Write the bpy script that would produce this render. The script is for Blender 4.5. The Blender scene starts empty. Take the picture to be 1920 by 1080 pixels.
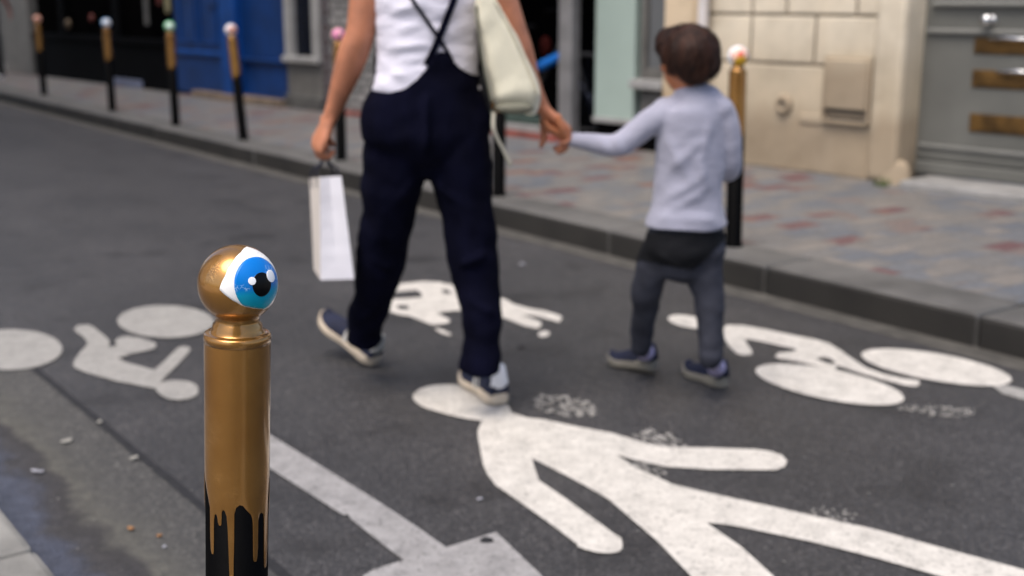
import bpy, math, random
from mathutils import Vector, Matrix, noise
from mathutils.bvhtree import BVHTree
rnd = random.Random(7)
R = math.radians
# ---------------------------------------------------------------- camera, light, exposure
F, PITCH, H, YAW = 2300.0, R(13.4), 1.22, R(36.4)
fh = Vector((-math.cos(YAW), math.sin(YAW), 0)); rg = Vector((math.sin(YAW), math.cos(YAW), 0))
fw = fh*math.cos(PITCH) + Vector((0, 0, -math.sin(PITCH))); up = fh*math.sin(PITCH) + Vector((0, 0, math.cos(PITCH)))
CAM = Vector((0, 0, H))
sc = bpy.context.scene; col = sc.collection
cd = bpy.data.cameras.new('camera'); co = bpy.data.objects.new('camera', cd); col.objects.link(co)
cd.sensor_width = 36; cd.lens = 36*F/1920; cd.clip_start = .05; cd.clip_end = 500
co.matrix_world = Matrix(((rg.x, up.x, -fw.x, 0), (rg.y, up.y, -fw.y, 0), (rg.z, up.z, -fw.z, H), (0, 0, 0, 1)))
cd.dof.use_dof = True; cd.dof.focus_distance = 1.42; cd.dof.aperture_fstop = 4.1; cd.dof.aperture_blades = 0
sc.camera = co
w = bpy.data.worlds.new('World'); sc.world = w; w.use_nodes = True
SUN_EL, SUN_AZ = R(64), R(160)
nt = w.node_tree; sky = nt.nodes.new('ShaderNodeTexSky'); sky.sky_type = 'NISHITA'; sky.sun_disc = False
sky.sun_elevation = SUN_EL; sky.sun_rotation = SUN_AZ; sky.air_density = .85; sky.dust_density = 3.5; sky.ozone_density = .8
nt.links.new(sky.outputs[0], nt.nodes['Background'].inputs[0]); nt.nodes['Background'].inputs[1].default_value = .15
sl = bpy.data.lights.new('sun', 'SUN'); sl.energy = 1.45; sl.angle = R(38); sl.color = (1, .95, .88)
so = bpy.data.objects.new('sun', sl); col.objects.link(so)
sdir = Vector((math.sin(SUN_AZ)*math.cos(SUN_EL), math.cos(SUN_AZ)*math.cos(SUN_EL), math.sin(SUN_EL)))
so.rotation_euler = sdir.to_track_quat('Z', 'Y').to_euler(); so.location = sdir*20
sc.view_settings.view_transform = 'Standard'; sc.view_settings.look = 'None'
sc.view_settings.exposure = 0.84; sc.view_settings.gamma = 1

def ray(px, py): return fw + rg*((px-960)/F) + up*((540-py)/F)
def G(px, py, z=0.0):                      # pixel -> point at height z
    d = ray(px, py); return CAM + d*((z-H)/d.z)
def V(px, py, d):                          # pixel -> point at horizontal distance d in front
    r = ray(px, py); return CAM + r*(d/r.dot(fh))

# ---------------------------------------------------------------- materials
def srgb(r, g, b):
    return tuple(((c/255)/12.92 if c <= 10 else ((c/255+.055)/1.055)**2.4) for c in (r, g, b)) + (1,)
def nodes(name):
    m = bpy.data.materials.new(name); m.use_nodes = True; t = m.node_tree
    return m, t, t.nodes['Principled BSDF'], t.nodes.new, t.links.new
def ramp(new, stops, interp='LINEAR'):
    n = new('ShaderNodeValToRGB'); n.color_ramp.interpolation = interp; e = n.color_ramp.elements
    e[0].position, e[0].color = stops[0]; e[1].position, e[1].color = stops[1]
    for p, c in stops[2:]:
        x = e.new(p); x.color = c
    return n
def M(name, c, rough=.6, metal=0., var=.25, scale=6., bump=.2, bscale=60., bdist=.002, spec=.5, sheen=0., stretch=(1, 1, 1), coat=0.):
    m, t, b, new, ln = nodes(name); c = tuple(c[:3])+(1,)
    tc = new('ShaderNodeTexCoord'); mp = new('ShaderNodeMapping'); mp.inputs['Scale'].default_value = stretch
    ln(tc.outputs['Object'], mp.inputs[0])
    n1 = new('ShaderNodeTexNoise'); n1.inputs['Scale'].default_value = scale; n1.inputs['Detail'].default_value = 6
    ln(mp.outputs[0], n1.inputs['Vector'])
    lo = tuple(x*(1-var) for x in c[:3])+(1,); hi = tuple(min(1, x*(1+var)) for x in c[:3])+(1,)
    rp = ramp(new, [(.3, lo), (.7, hi)]); ln(n1.outputs[0], rp.inputs[0]); ln(rp.outputs[0], b.inputs['Base Color'])
    n2 = new('ShaderNodeTexNoise'); n2.inputs['Scale'].default_value = bscale; n2.inputs['Detail'].default_value = 4
    ln(mp.outputs[0], n2.inputs['Vector'])
    bp = new('ShaderNodeBump'); bp.inputs['Strength'].default_value = bump; bp.inputs['Distance'].default_value = bdist
    ln(n2.outputs[0], bp.inputs['Height']); ln(bp.outputs[0], b.inputs['Normal'])
    b.inputs['Roughness'].default_value = rough; b.inputs['Metallic'].default_value = metal
    b.inputs['Specular IOR Level'].default_value = spec; b.inputs['Sheen Weight'].default_value = sheen
    b.inputs['Coat Weight'].default_value = coat; b.inputs['Coat Roughness'].default_value = .1
    return m

def asphalt(name, base, tintA, tintB, sparkle=.5):
    m, t, b, new, ln = nodes(name)
    tc = new('ShaderNodeTexCoord')
    big = new('ShaderNodeTexNoise'); big.inputs['Scale'].default_value = .9; big.inputs['Detail'].default_value = 7; big.inputs['Roughness'].default_value = .62
    ln(tc.outputs['Object'], big.inputs['Vector'])
    rp = ramp(new, [(.35, tintA), (.65, tintB)]); ln(big.outputs[0], rp.inputs[0])
    vo = new('ShaderNodeTexVoronoi'); vo.inputs['Scale'].default_value = 150; ln(tc.outputs['Object'], vo.inputs['Vector'])
    sep = new('ShaderNodeSeparateColor'); ln(vo.outputs['Color'], sep.inputs[0])
    r2 = ramp(new, [(0, (.42, .42, .43, 1)), (.7, (1., 1., 1., 1)), (.9, (1.4, 1.37, 1.32, 1)), (1, (2.0+sparkle, 1.95+sparkle, 1.85+sparkle, 1))])
    ln(sep.outputs[0], r2.inputs[0])
    mx = new('ShaderNodeMix'); mx.data_type = 'RGBA'; mx.blend_type = 'MULTIPLY'; mx.inputs[0].default_value = 1
    ln(rp.outputs[0], mx.inputs[6]); ln(r2.outputs[0], mx.inputs[7])
    # oil and tyre stains
    st = new('ShaderNodeTexNoise'); st.inputs['Scale'].default_value = 3.2; st.inputs['Detail'].default_value = 9; ln(tc.outputs['Object'], st.inputs['Vector'])
    r3 = ramp(new, [(.30, (.5, .49, .49, 1)), (.44, (1, 1, 1, 1)), (.62, (1, 1, 1, 1)), (.76, (1.32, 1.30, 1.27, 1))]); ln(st.outputs[0], r3.inputs[0])
    m2 = new('ShaderNodeMix'); m2.data_type = 'RGBA'; m2.blend_type = 'MULTIPLY'; m2.inputs[0].default_value = 1
    ln(mx.outputs[2], m2.inputs[6]); ln(r3.outputs[0], m2.inputs[7]); ln(m2.outputs[2], b.inputs['Base Color'])
    bp = new('ShaderNodeBump'); bp.inputs['Strength'].default_value = .8; bp.inputs['Distance'].default_value = .003
    ln(vo.outputs['Distance'], bp.inputs['Height']); ln(bp.outputs[0], b.inputs['Normal'])
    b.inputs['Roughness'].default_value = .55; b.inputs['Specular IOR Level'].default_value = .6
    return m

def g3(v, k=(1, 1, 1)): return (v*k[0], v*k[1], v*k[2], 1)
m_road = asphalt('asphalt', .09, g3(.027, (1, .98, 1.04)), g3(.044, (1.02, .985, 1.02)), .25)
def roadside():
    m = asphalt('old_asphalt', .1, g3(.042, (1, .98, .95)), g3(.062, (1.03, 1, .95)), .3); t = m.node_tree; b = t.nodes['Principled BSDF']; new, ln = t.nodes.new, t.links.new
    src = b.inputs['Base Color'].links[0].from_socket; tc = new('ShaderNodeTexCoord'); sx = new('ShaderNodeSeparateXYZ'); ln(tc.outputs['Object'], sx.inputs[0])
    n1 = new('ShaderNodeTexNoise'); n1.inputs['Scale'].default_value = 3.2; n1.inputs['Detail'].default_value = 9; n1.inputs['Roughness'].default_value = .62; ln(tc.outputs['Object'], n1.inputs['Vector'])
    a = new('ShaderNodeMath'); a.operation = 'MULTIPLY_ADD'; a.inputs[1].default_value = .30; ln(n1.outputs[0], a.inputs[0]); ln(sx.outputs[1], a.inputs[2])
    mr = new('ShaderNodeMapRange'); mr.inputs[1].default_value = .75; mr.inputs[2].default_value = 1.20; ln(a.outputs[0], mr.inputs[0])
    col_ = ramp(new, [(0, (.040, .046, .066, 1)), (.24, (.048, .053, .074, 1)), (.33, (.028, .026, .028, 1)), (.42, (.022, .02, .02, 1)), (.50, (.068, .065, .055, 1)), (.66, (.056, .054, .048, 1)), (1, (.045, .044, .042, 1))]); ln(mr.outputs[0], col_.inputs[0])
    msk = ramp(new, [(.5, (1, 1, 1, 1)), (.85, (0, 0, 0, 1))]); ln(mr.outputs[0], msk.inputs[0])
    n2 = new('ShaderNodeTexNoise'); n2.inputs['Scale'].default_value = 26; n2.inputs['Detail'].default_value = 8; n2.inputs['Roughness'].default_value = .7; ln(tc.outputs['Object'], n2.inputs['Vector'])
    r2 = ramp(new, [(.28, (.45, .45, .45, 1)), (.5, (1, 1, 1, 1)), (.72, (1.5, 1.5, 1.45, 1))]); ln(n2.outputs[0], r2.inputs[0])
    m1 = new('ShaderNodeMix'); m1.data_type = 'RGBA'; m1.blend_type = 'MULTIPLY'; m1.inputs[0].default_value = 1; ln(col_.outputs[0], m1.inputs[6]); ln(r2.outputs[0], m1.inputs[7])
    m2 = new('ShaderNodeMix'); m2.data_type = 'RGBA'; ln(msk.outputs[0], m2.inputs[0]); ln(src, m2.inputs[6]); ln(m1.outputs[2], m2.inputs[7]); ln(m2.outputs[2], b.inputs['Base Color'])
    rr = ramp(new, [(.25, (.38, .38, .38, 1)), (.4, (.8, .8, .8, 1))]); ln(mr.outputs[0], rr.inputs[0]); ln(rr.outputs[0], b.inputs['Roughness'])
    return m
m_side = roadside()
m_strip = asphalt('old_asphalt', .1, g3(.085, (1, .98, .93)), g3(.13, (1.03, 1, .93)), .8)
m_gutter = M('wet_gutter', (.10, .105, .135), .38, var=.45, scale=9, bump=.5, bscale=40, bdist=.004)
m_dirt = M('gutter_dirt', (.035, .032, .034), .85, var=.6, scale=14, bump=.8, bscale=50, bdist=.006)
m_silt = M('silt', (.058, .054, .047), .9, var=.35, scale=12, bump=.7, bscale=60, bdist=.004)
m_seam = M('bitumen', (.009, .009, .011), .75, var=.5, scale=20, bump=.5)
m_kerb = M('granite', (.088, .085, .08), .7, var=.32, scale=4, bump=.6, bscale=120, bdist=.004)
m_kerb_near = M('granite_near', (.19, .185, .17), .7, var=.35, scale=7, bump=.6, bscale=110, bdist=.004)
m_moss = M('mossy_joint', (.10, .09, .04), .95, var=.4, scale=30, bump=.8)

def marking(name, c, wear=.5, wcol=(.12, .12, .12, 1)):
    m, t, b, new, ln = nodes(name); tc = new('ShaderNodeTexCoord')
    n = new('ShaderNodeTexNoise'); n.inputs['Scale'].default_value = 14; n.inputs['Detail'].default_value = 10; n.inputs['Roughness'].default_value = .7
    ln(tc.outputs['Object'], n.inputs['Vector'])
    lo = tuple(x*.78 for x in c[:3])+(1,)
    rp = ramp(new, [(.25, wcol), (.27+.14*wear, lo), (.58, c), (.8, tuple(min(1, x*1.08) for x in c[:3])+(1,))]); ln(n.outputs[0], rp.inputs[0])
    vo = new('ShaderNodeTexVoronoi'); vo.inputs['Scale'].default_value = 150; ln(tc.outputs['Object'], vo.inputs['Vector'])
    sep = new('ShaderNodeSeparateColor'); ln(vo.outputs['Color'], sep.inputs[0])
    r2 = ramp(new, [(0, (.55, .55, .55, 1)), (.12, (.9, .9, .9, 1)), (1, (1.03, 1.03, 1.03, 1))]); ln(sep.outputs[0], r2.inputs[0])
    mx = new('ShaderNodeMix'); mx.data_type = 'RGBA'; mx.blend_type = 'MULTIPLY'; mx.inputs[0].default_value = 1
    ln(rp.outputs[0], mx.inputs[6]); ln(r2.outputs[0], mx.inputs[7]); ln(mx.outputs[2], b.inputs['Base Color'])
    bp = new('ShaderNodeBump'); bp.inputs['Strength'].default_value = .35; bp.inputs['Distance'].default_value = .002
    ln(vo.outputs['Distance'], bp.inputs['Height']); ln(bp.outputs[0], b.inputs['Normal']); b.inputs['Roughness'].default_value = .6
    return m
m_white = marking('road_paint', (.57, .54, .49, 1), .7, (.20, .19, .18, 1))
m_grey = marking('worn_road_paint', (.30, .29, .285, 1), 1.1, (.13, .13, .13, 1))
m_flake = marking('flaked_road_paint', (.36, .345, .32, 1), 1.3, (.09, .09, .09, 1))
m_old = marking('dirty_road_paint', (.31, .30, .28, 1), .6, (.2, .2, .2, 1))

def setts():
    m, t, b, new, ln = nodes('paving_setts'); tc = new('ShaderNodeTexCoord')
    sx = new('ShaderNodeSeparateXYZ'); cx = new('ShaderNodeCombineXYZ'); ln(tc.outputs['Object'], sx.inputs[0]); ln(sx.outputs[1], cx.inputs[0]); ln(sx.outputs[0], cx.inputs[1])
    br = new('ShaderNodeTexBrick'); br.inputs['Color1'].default_value = (0, 0, 0, 1); br.inputs['Color2'].default_value = (1, 1, 1, 1); br.inputs['Mortar'].default_value = (.5, .5, .5, 1)
    br.inputs['Scale'].default_value = 1; br.inputs['Mortar Size'].default_value = .006; br.inputs['Brick Width'].default_value = .24; br.inputs['Row Height'].default_value = .13; br.inputs['Mortar Smooth'].default_value = .3
    ln(cx.outputs[0], br.inputs['Vector'])
    nz = new('ShaderNodeTexNoise'); nz.inputs['Scale'].default_value = 1.3; nz.inputs['Detail'].default_value = 2; ln(tc.outputs['Object'], nz.inputs['Vector'])
    ad = new('ShaderNodeMath'); ad.operation = 'MULTIPLY_ADD'; ad.inputs[1].default_value = .55; ln(nz.outputs[0], ad.inputs[0]); 
    ml = new('ShaderNodeMath'); ml.operation = 'MULTIPLY'; ml.inputs[1].default_value = .72; ln(br.outputs[0], ml.inputs[0]); ln(ml.outputs[0], ad.inputs[2])
    rp = ramp(new, [(0, (.10, .108, .122, 1)), (.36, (.135, .13, .125, 1)), (.48, (.165, .15, .135, 1)), (.56, (.115, .12, .13, 1)), (.66, (.145, .135, .125, 1)), (.80, (.12, .122, .126, 1)), (.87, (.14, .108, .098, 1)), (.92, (.11, .058, .06, 1)), (.985, (.15, .085, .065, 1))], 'CONSTANT')
    ln(ad.outputs[0], rp.inputs[0])
    f = new('ShaderNodeTexNoise'); f.inputs['Scale'].default_value = 45; f.inputs['Detail'].default_value = 6; ln(tc.outputs['Object'], f.inputs['Vector'])
    fr = ramp(new, [(.3, (.75, .75, .75, 1)), (.7, (1.2, 1.2, 1.2, 1))]); ln(f.outputs[0], fr.inputs[0])
    mx = new('ShaderNodeMix'); mx.data_type = 'RGBA'; mx.blend_type = 'MULTIPLY'; mx.inputs[0].default_value = 1; ln(rp.outputs[0], mx.inputs[6]); ln(fr.outputs[0], mx.inputs[7])
    m2 = new('ShaderNodeMix'); m2.data_type = 'RGBA'; m2.inputs[7].default_value = (.10, .095, .09, 1); ln(br.outputs['Fac'], m2.inputs[0]); ln(mx.outputs[2], m2.inputs[6]); ln(m2.outputs[2], b.inputs['Base Color'])
    iv = new('ShaderNodeMath'); iv.operation = 'SUBTRACT'; iv.inputs[0].default_value = 1; ln(br.outputs['Fac'], iv.inputs[1])
    bp = new('ShaderNodeBump'); bp.inputs['Strength'].default_value = .6; bp.inputs['Distance'].default_value = .006; ln(iv.outputs[0], bp.inputs['Height']); ln(bp.outputs[0], b.inputs['Normal'])
    b.inputs['Roughness'].default_value = .6
    return m
m_setts = setts()

def stone(name, c, stain=(.22, .19, .15, 1)):
    m, t, b, new, ln = nodes(name); tc = new('ShaderNodeTexCoord')
    n = new('ShaderNodeTexNoise'); n.inputs['Scale'].default_value = 2.2; n.inputs['Detail'].default_value = 8; n.inputs['Roughness'].default_value = .6; ln(tc.outputs['Object'], n.inputs['Vector'])
    rp = ramp(new, [(.27, stain), (.47, tuple(x*.84 for x in c[:3])+(1,)), (.62, c)]); ln(n.outputs[0], rp.inputs[0])
    mp = new('ShaderNodeMapping'); mp.inputs['Scale'].default_value = (5, 5, 1.1); ln(tc.outputs['Object'], mp.inputs[0])
    n2 = new('ShaderNodeTexNoise'); n2.inputs['Scale'].default_value = 1; n2.inputs['Detail'].default_value = 5; ln(mp.outputs[0], n2.inputs['Vector'])
    r2 = ramp(new, [(.3, (.90, .885, .86, 1)), (.6, (1, 1, 1, 1))]); ln(n2.outputs[0], r2.inputs[0])
    mx = new('ShaderNodeMix'); mx.data_type = 'RGBA'; mx.blend_type = 'MULTIPLY'; mx.inputs[0].default_value = 1; ln(rp.outputs[0], mx.inputs[6]); ln(r2.outputs[0], mx.inputs[7])
    # rising damp: dirt band at the foot of the wall, ragged
    sx = new('ShaderNodeSeparateXYZ'); ln(tc.outputs['Object'], sx.inputs[0])
    a = new('ShaderNodeMath'); a.operation = 'MULTIPLY_ADD'; a.inputs[1].default_value = -.55; ln(n.outputs[0], a.inputs[0]); ln(sx.outputs[2], a.inputs[2])
    r3 = ramp(new, [(0, (.50, .45, .40, 1)), (.16, (.76, .72, .67, 1)), (.36, (.83, .80, .76, 1)), (.62, (1, 1, 1, 1))]); ln(a.outputs[0], r3.inputs[0])
    m2 = new('ShaderNodeMix'); m2.data_type = 'RGBA'; m2.blend_type = 'MULTIPLY'; m2.inputs[0].default_value = 1; ln(mx.outputs[2], m2.inputs[6]); ln(r3.outputs[0], m2.inputs[7]); ln(m2.outputs[2], b.inputs['Base Color'])
    n3 = new('ShaderNodeTexNoise'); n3.inputs['Scale'].default_value = 70; n3.inputs['Detail'].default_value = 5; ln(tc.outputs['Object'], n3.inputs['Vector'])
    bp = new('ShaderNodeBump'); bp.inputs['Strength'].default_value = .5; bp.inputs['Distance'].default_value = .004; ln(n3.outputs[0], bp.inputs['Height']); ln(bp.outputs[0], b.inputs['Normal'])
    b.inputs['Roughness'].default_value = .85
    return m
m_stone = stone('limestone', (.70, .62, .485, 1), (.40, .34, .25, 1))
m_stone2 = stone('limestone_warm', (.66, .53, .37, 1), (.42, .33, .23, 1))
m_joint = M('joint_mortar', (.25, .21, .16), .9)  # brown mortar tone behind the stone blocks, also in the vent
m_plaster = M('render_wall', (.36, .33, .29), .9, var=.15, scale=2)
m_black = M('black_lacquer', (.0012, .0012, .0015), .7, var=.4, bump=.1, spec=.04)
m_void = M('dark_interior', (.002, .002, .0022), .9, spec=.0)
m_blue = M('blue_paint', (.0015, .025, .115), .5, var=.25, scale=5, bump=.15, spec=.3)
m_blue_light = M('light_blue_paint', (.0015, .043, .20), .5, var=.2, scale=5, bump=.15, spec=.3)
m_step = M('worn_step', (.15, .11, .075), .8, var=.3)
m_gpaint = M('grey_paint', (.12, .115, .105), .55, var=.2, bump=.15)
m_gpaint_l = M('pale_grey_paint', (.28, .275, .265), .5, var=.15, bump=.15)
m_gpaint_d = M('dark_grey_paint', (.075, .073, .068), .6, var=.3, bump=.3)
m_glass = M('dark_glass', (.004, .006, .012), .15, var=.2, bump=0, spec=.25)
m_green = M('pale_green_panel', (.30, .37, .33), .45, var=.12, scale=1.5, bump=.1)
m_metal = M('grey_metal_post', (.22, .215, .215), .45, .3, var=.2)
m_red = M('red_paint', (.20, .045, .032), .6, var=.4)
m_sill = M('pale_sill', (.24, .235, .225), .7, var=.2)
m_door = M('grey_door_paint', (.115, .115, .103), .5, var=.15, scale=3, bump=.2, bscale=30)
m_door_l = M('door_moulding_paint', (.18, .18, .165), .5, var=.12, bump=.2)
m_brass = M('aged_brass', (.11, .058, .014), .5, .5, var=.45, scale=12, bump=.3)
m_chrome = M('polished_steel', (.55, .55, .55), .2, 1., var=.1, bump=.05)
m_pipe = M('white_pipe', (.6, .56, .54), .5, var=.12)
m_moss2 = M('weeds', (.07, .10, .03), .9, var=.5)
def brickmat():
    m, t, b, new, ln = nodes('grey_brick'); tc = new('ShaderNodeTexCoord')
    sx = new('ShaderNodeSeparateXYZ'); cx = new('ShaderNodeCombineXYZ'); ln(tc.outputs['Object'], sx.inputs[0]); ln(sx.outputs[0], cx.inputs[0]); ln(sx.outputs[2], cx.inputs[1])
    br = new('ShaderNodeTexBrick'); br.inputs['Color1'].default_value = (.30, .29, .28, 1); br.inputs['Color2'].default_value = (.17, .165, .16, 1); br.inputs['Mortar'].default_value = (.045, .045, .045, 1)
    br.inputs['Scale'].default_value = 1; br.inputs['Mortar Size'].default_value = .012; br.inputs['Brick Width'].default_value = .24; br.inputs['Row Height'].default_value = .07
    ln(cx.outputs[0], br.inputs['Vector']); ln(br.outputs[0], b.inputs['Base Color']); b.inputs['Roughness'].default_value = .85
    return m
m_brick = brickmat()
def dark_brick():
    m = m_brick.copy(); m.name = 'dark_brick'
    for n in m.node_tree.nodes:
        if n.type == 'TEX_BRICK':
            n.inputs['Color1'].default_value = (.015, .014, .016, 1); n.inputs['Color2'].default_value = (.04, .015, .015, 1); n.inputs['Mortar'].default_value = (.13, .13, .14, 1)
    return m
m_dbrick = dark_brick()

def gold(name='gold_paint', rough=.27):
    m, t, b, new, ln = nodes(name); tc = new('ShaderNodeTexCoord')
    n = new('ShaderNodeTexNoise'); n.inputs['Scale'].default_value = 9; n.inputs['Detail'].default_value = 7; ln(tc.outputs['Object'], n.inputs['Vector'])
    rp = ramp(new, [(.3, (.29, .130, .022, 1)), (.7, (.42, .215, .050, 1))]); ln(n.outputs[0], rp.inputs[0])
    # chipped flecks
    vo = new('ShaderNodeTexVoronoi'); vo.inputs['Scale'].default_value = 110; vo.feature = 'DISTANCE_TO_EDGE'
    wn = new('ShaderNodeTexNoise'); wn.inputs['Scale'].default_value = 40; wn.inputs['Detail'].default_value = 3; ln(tc.outputs['Object'], wn.inputs['Vector'])
    mv = new('ShaderNodeMix'); mv.data_type = 'RGBA'; mv.inputs[0].default_value = .12; ln(tc.outputs['Object'], mv.inputs[6]); ln(wn.outputs[1], mv.inputs[7]); ln(mv.outputs[2], vo.inputs['Vector'])
    msk = new('ShaderNodeTexNoise'); msk.inputs['Scale'].default_value = 26; msk.inputs['Detail'].default_value = 5; ln(tc.outputs['Object'], msk.inputs['Vector'])
    mr = ramp(new, [(.53, (0, 0, 0, 1)), (.66, (.55, .55, .55, 1))]); ln(msk.outputs[0], mr.inputs[0])
    vr = ramp(new, [(0, (1, 1, 1, 1)), (.05, (0, 0, 0, 1))]); ln(vo.outputs[0], vr.inputs[0])
    mu = new('ShaderNodeMath'); mu.operation = 'MULTIPLY'; ln(mr.outputs[0], mu.inputs[0]); ln(vr.outputs[0], mu.inputs[1])
    mx = new('ShaderNodeMix'); mx.data_type = 'RGBA'; mx.inputs[7].default_value = (.75, .45, .18, 1); ln(mu.outputs[0], mx.inputs[0]); ln(rp.outputs[0], mx.inputs[6]); ln(mx.outputs[2], b.inputs['Base Color'])
    h = new('ShaderNodeTexNoise'); h.inputs['Scale'].default_value = 55; h.inputs['Detail'].default_value = 5; ln(tc.outputs['Object'], h.inputs['Vector'])
    ad = new('ShaderNodeMath'); ad.operation = 'MULTIPLY_ADD'; ad.inputs[1].default_value = .8; ln(mu.outputs[0], ad.inputs[0]); ln(h.outputs[0], ad.inputs[2])
    bp = new('ShaderNodeBump'); bp.inputs['Strength'].default_value = .35; bp.inputs['Distance'].default_value = .0008; ln(ad.outputs[0], bp.inputs['Height']); ln(bp.outputs[0], b.inputs['Normal'])
    b.inputs['Metallic'].default_value = .75; b.inputs['Roughness'].default_value = rough; b.inputs['Coat Weight'].default_value = .7; b.inputs['Coat Roughness'].default_value = .07
    return m
m_gold = gold()
m_iron = M('black_iron_paint', (.0010, .0010, .0012), .55, spec=.03, var=.3, scale=20, bump=.25, bscale=90, bdist=.001)
def eyewhite():
    m, t, b, new, ln = nodes('eye_white_paint'); tc = new('ShaderNodeTexCoord')
    vo = new('ShaderNodeTexVoronoi'); vo.inputs['Scale'].default_value = 45; vo.feature = 'DISTANCE_TO_EDGE'
    n = new('ShaderNodeTexNoise'); n.inputs['Scale'].default_value = 30; n.inputs['Detail'].default_value = 5; ln(tc.outputs['Object'], n.inputs['Vector'])
    mv = new('ShaderNodeMix'); mv.data_type = 'RGBA'; mv.inputs[0].default_value = .1; ln(tc.outputs['Object'], mv.inputs[6]); ln(n.outputs[1], mv.inputs[7]); ln(mv.outputs[2], vo.inputs['Vector'])
    r = ramp(new, [(0, (.25, .24, .22, 1)), (.012, (.80, .80, .78, 1))]); ln(vo.outputs[0], r.inputs[0])
    n2 = new('ShaderNodeTexNoise'); n2.inputs['Scale'].default_value = 22; ln(tc.outputs['Object'], n2.inputs['Vector'])
    r2 = ramp(new, [(.5, (0, 0, 0, 1)), (.58, (1, 1, 1, 1))]); ln(n2.outputs[0], r2.inputs[0])
    mx = new('ShaderNodeMix'); mx.data_type = 'RGBA'; mx.inputs[6].default_value = (.80, .80, .78, 1); ln(r2.outputs[0], mx.inputs[0]); ln(r.outputs[0], mx.inputs[7]); ln(mx.outputs[2], b.inputs['Base Color'])
    b.inputs['Roughness'].default_value = .3; b.inputs['Coat Weight'].default_value = .4; b.inputs['Coat Roughness'].default_value = .12
    return m
m_eyew = eyewhite()
def iris(zc):
    m, t, b, new, ln = nodes('iris_paint'); tc = new('ShaderNodeTexCoord'); sx = new('ShaderNodeSeparateXYZ'); ln(tc.outputs['Object'], sx.inputs[0])
    mr = new('ShaderNodeMapRange'); mr.inputs[1].default_value = zc-.024; mr.inputs[2].default_value = zc+.02; ln(sx.outputs[2], mr.inputs[0])
    r = ramp(new, [(0, (.0, .31, .38, 1)), (.45, (.0, .28, .44, 1)), (.62, (.0, .15, .48, 1)), (1, (.0, .165, .56, 1))]); ln(mr.outputs[0], r.inputs[0])
    vo = new('ShaderNodeTexVoronoi'); vo.inputs['Scale'].default_value = 260; vo.feature = 'DISTANCE_TO_EDGE'; ln(tc.outputs['Object'], vo.inputs['Vector'])
    cr = ramp(new, [(0, (1, 1, 1, 1)), (.12, (0, 0, 0, 1))]); ln(vo.outputs[0], cr.inputs[0])
    n = new('ShaderNodeTexNoise'); n.inputs['Scale'].default_value = 45; n.inputs['Detail'].default_value = 4; ln(tc.outputs['Object'], n.inputs['Vector'])
    nr = ramp(new, [(.55, (0, 0, 0, 1)), (.62, (1, 1, 1, 1))]); ln(n.outputs[0], nr.inputs[0])
    mu = new('ShaderNodeMath'); mu.operation = 'MULTIPLY'; ln(cr.outputs[0], mu.inputs[0]); ln(nr.outputs[0], mu.inputs[1])
    m3 = new('ShaderNodeMath'); m3.operation = 'MULTIPLY'; m3.inputs[1].default_value = .55; ln(mu.outputs[0], m3.inputs[0])
    mx = new('ShaderNodeMix'); mx.data_type = 'RGBA'; mx.inputs[7].default_value = (.55, .75, .85, 1); ln(m3.outputs[0], mx.inputs[0]); ln(r.outputs[0], mx.inputs[6]); ln(mx.outputs[2], b.inputs['Base Color'])
    bp = new('ShaderNodeBump'); bp.inputs['Strength'].default_value = .3; bp.inputs['Distance'].default_value = .0006; ln(n.outputs[0], bp.inputs['Height']); ln(bp.outputs[0], b.inputs['Normal'])
    b.inputs['Roughness'].default_value = .3; b.inputs['Specular IOR Level'].default_value = .3
    return m
m_pupil = M('black_gloss_paint', (.0015, .0015, .002), .3, spec=.15, var=.2, bump=.1)
m_catch = M('white_gloss_paint', (.85, .85, .85), .3, var=.03, bump=.05)
m_skin = M('skin', (.43, .17, .09), .5, var=.22, scale=18, bump=.15, bscale=200, bdist=.001)
m_skin_child = M('child_skin', (.46, .17, .075), .5, var=.14, scale=14, bump=.15, bscale=200, bdist=.001)
for mm in (m_skin, m_skin_child):
    p = mm.node_tree.nodes['Principled BSDF']; p.inputs['Subsurface Weight'].default_value = .12; p.inputs['Subsurface Radius'].default_value = (.012, .005, .003)
m_shirt = M('white_cotton', (.64, .62, .70), .85, var=.06, scale=5, bump=.35, bscale=26, bdist=.012, sheen=.2, stretch=(1, 1, 2.4))
m_navy = M('navy_wool', (.0022, .0024, .0085), .95, var=.35, scale=9, bump=.35, bscale=18, bdist=.012, spec=.06, stretch=(1.6, 1.6, .8))
m_sweater = M('lilac_grey_knit', (.29, .29, .36), .9, var=.1, scale=7, bump=.3, bscale=20, bdist=.012, sheen=.2, stretch=(1, 1, 1.6))
m_trouser = M('charcoal_jersey', (.033, .035, .047), .9, var=.3, scale=16, bump=.35, bscale=22, bdist=.01, spec=.2)
m_upper_dark = M('darker_jersey', (.006, .0063, .008), .9, var=.3, scale=10, bump=.35, bscale=22, bdist=.01, spec=.2)
m_shoe = M('navy_suede', (.005, .008, .028), .85, var=.35, scale=20, bump=.3)
m_shoe_w = M('white_leather', (.70, .70, .72), .5, var=.08, bump=.2)
m_shoe_g = M('grey_leather', (.42, .41, .38), .6, var=.1, bump=.2)
m_sole = M('cream_rubber', (.50, .42, .32), .7, var=.2, scale=20, bump=.3)
m_sole2 = M('grey_rubber', (.20, .185, .15), .75, var=.2, scale=20, bump=.3)
m_sock = M('lilac_sock', (.50, .45, .66), .9, var=.15, scale=30, bump=.4)
m_hair = M('brown_hair', (.030, .0115, .0065), .6, spec=.25, var=.75, scale=38, bump=.9, bscale=90, bdist=.008, stretch=(1, 1, .22))
m_bag = M('cream_leather', (.64, .60, .46), .5, var=.06, bump=.35, bscale=16, bdist=.012)
m_bag_d = M('olive_lining', (.13, .125, .09), .7, var=.2)
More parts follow.
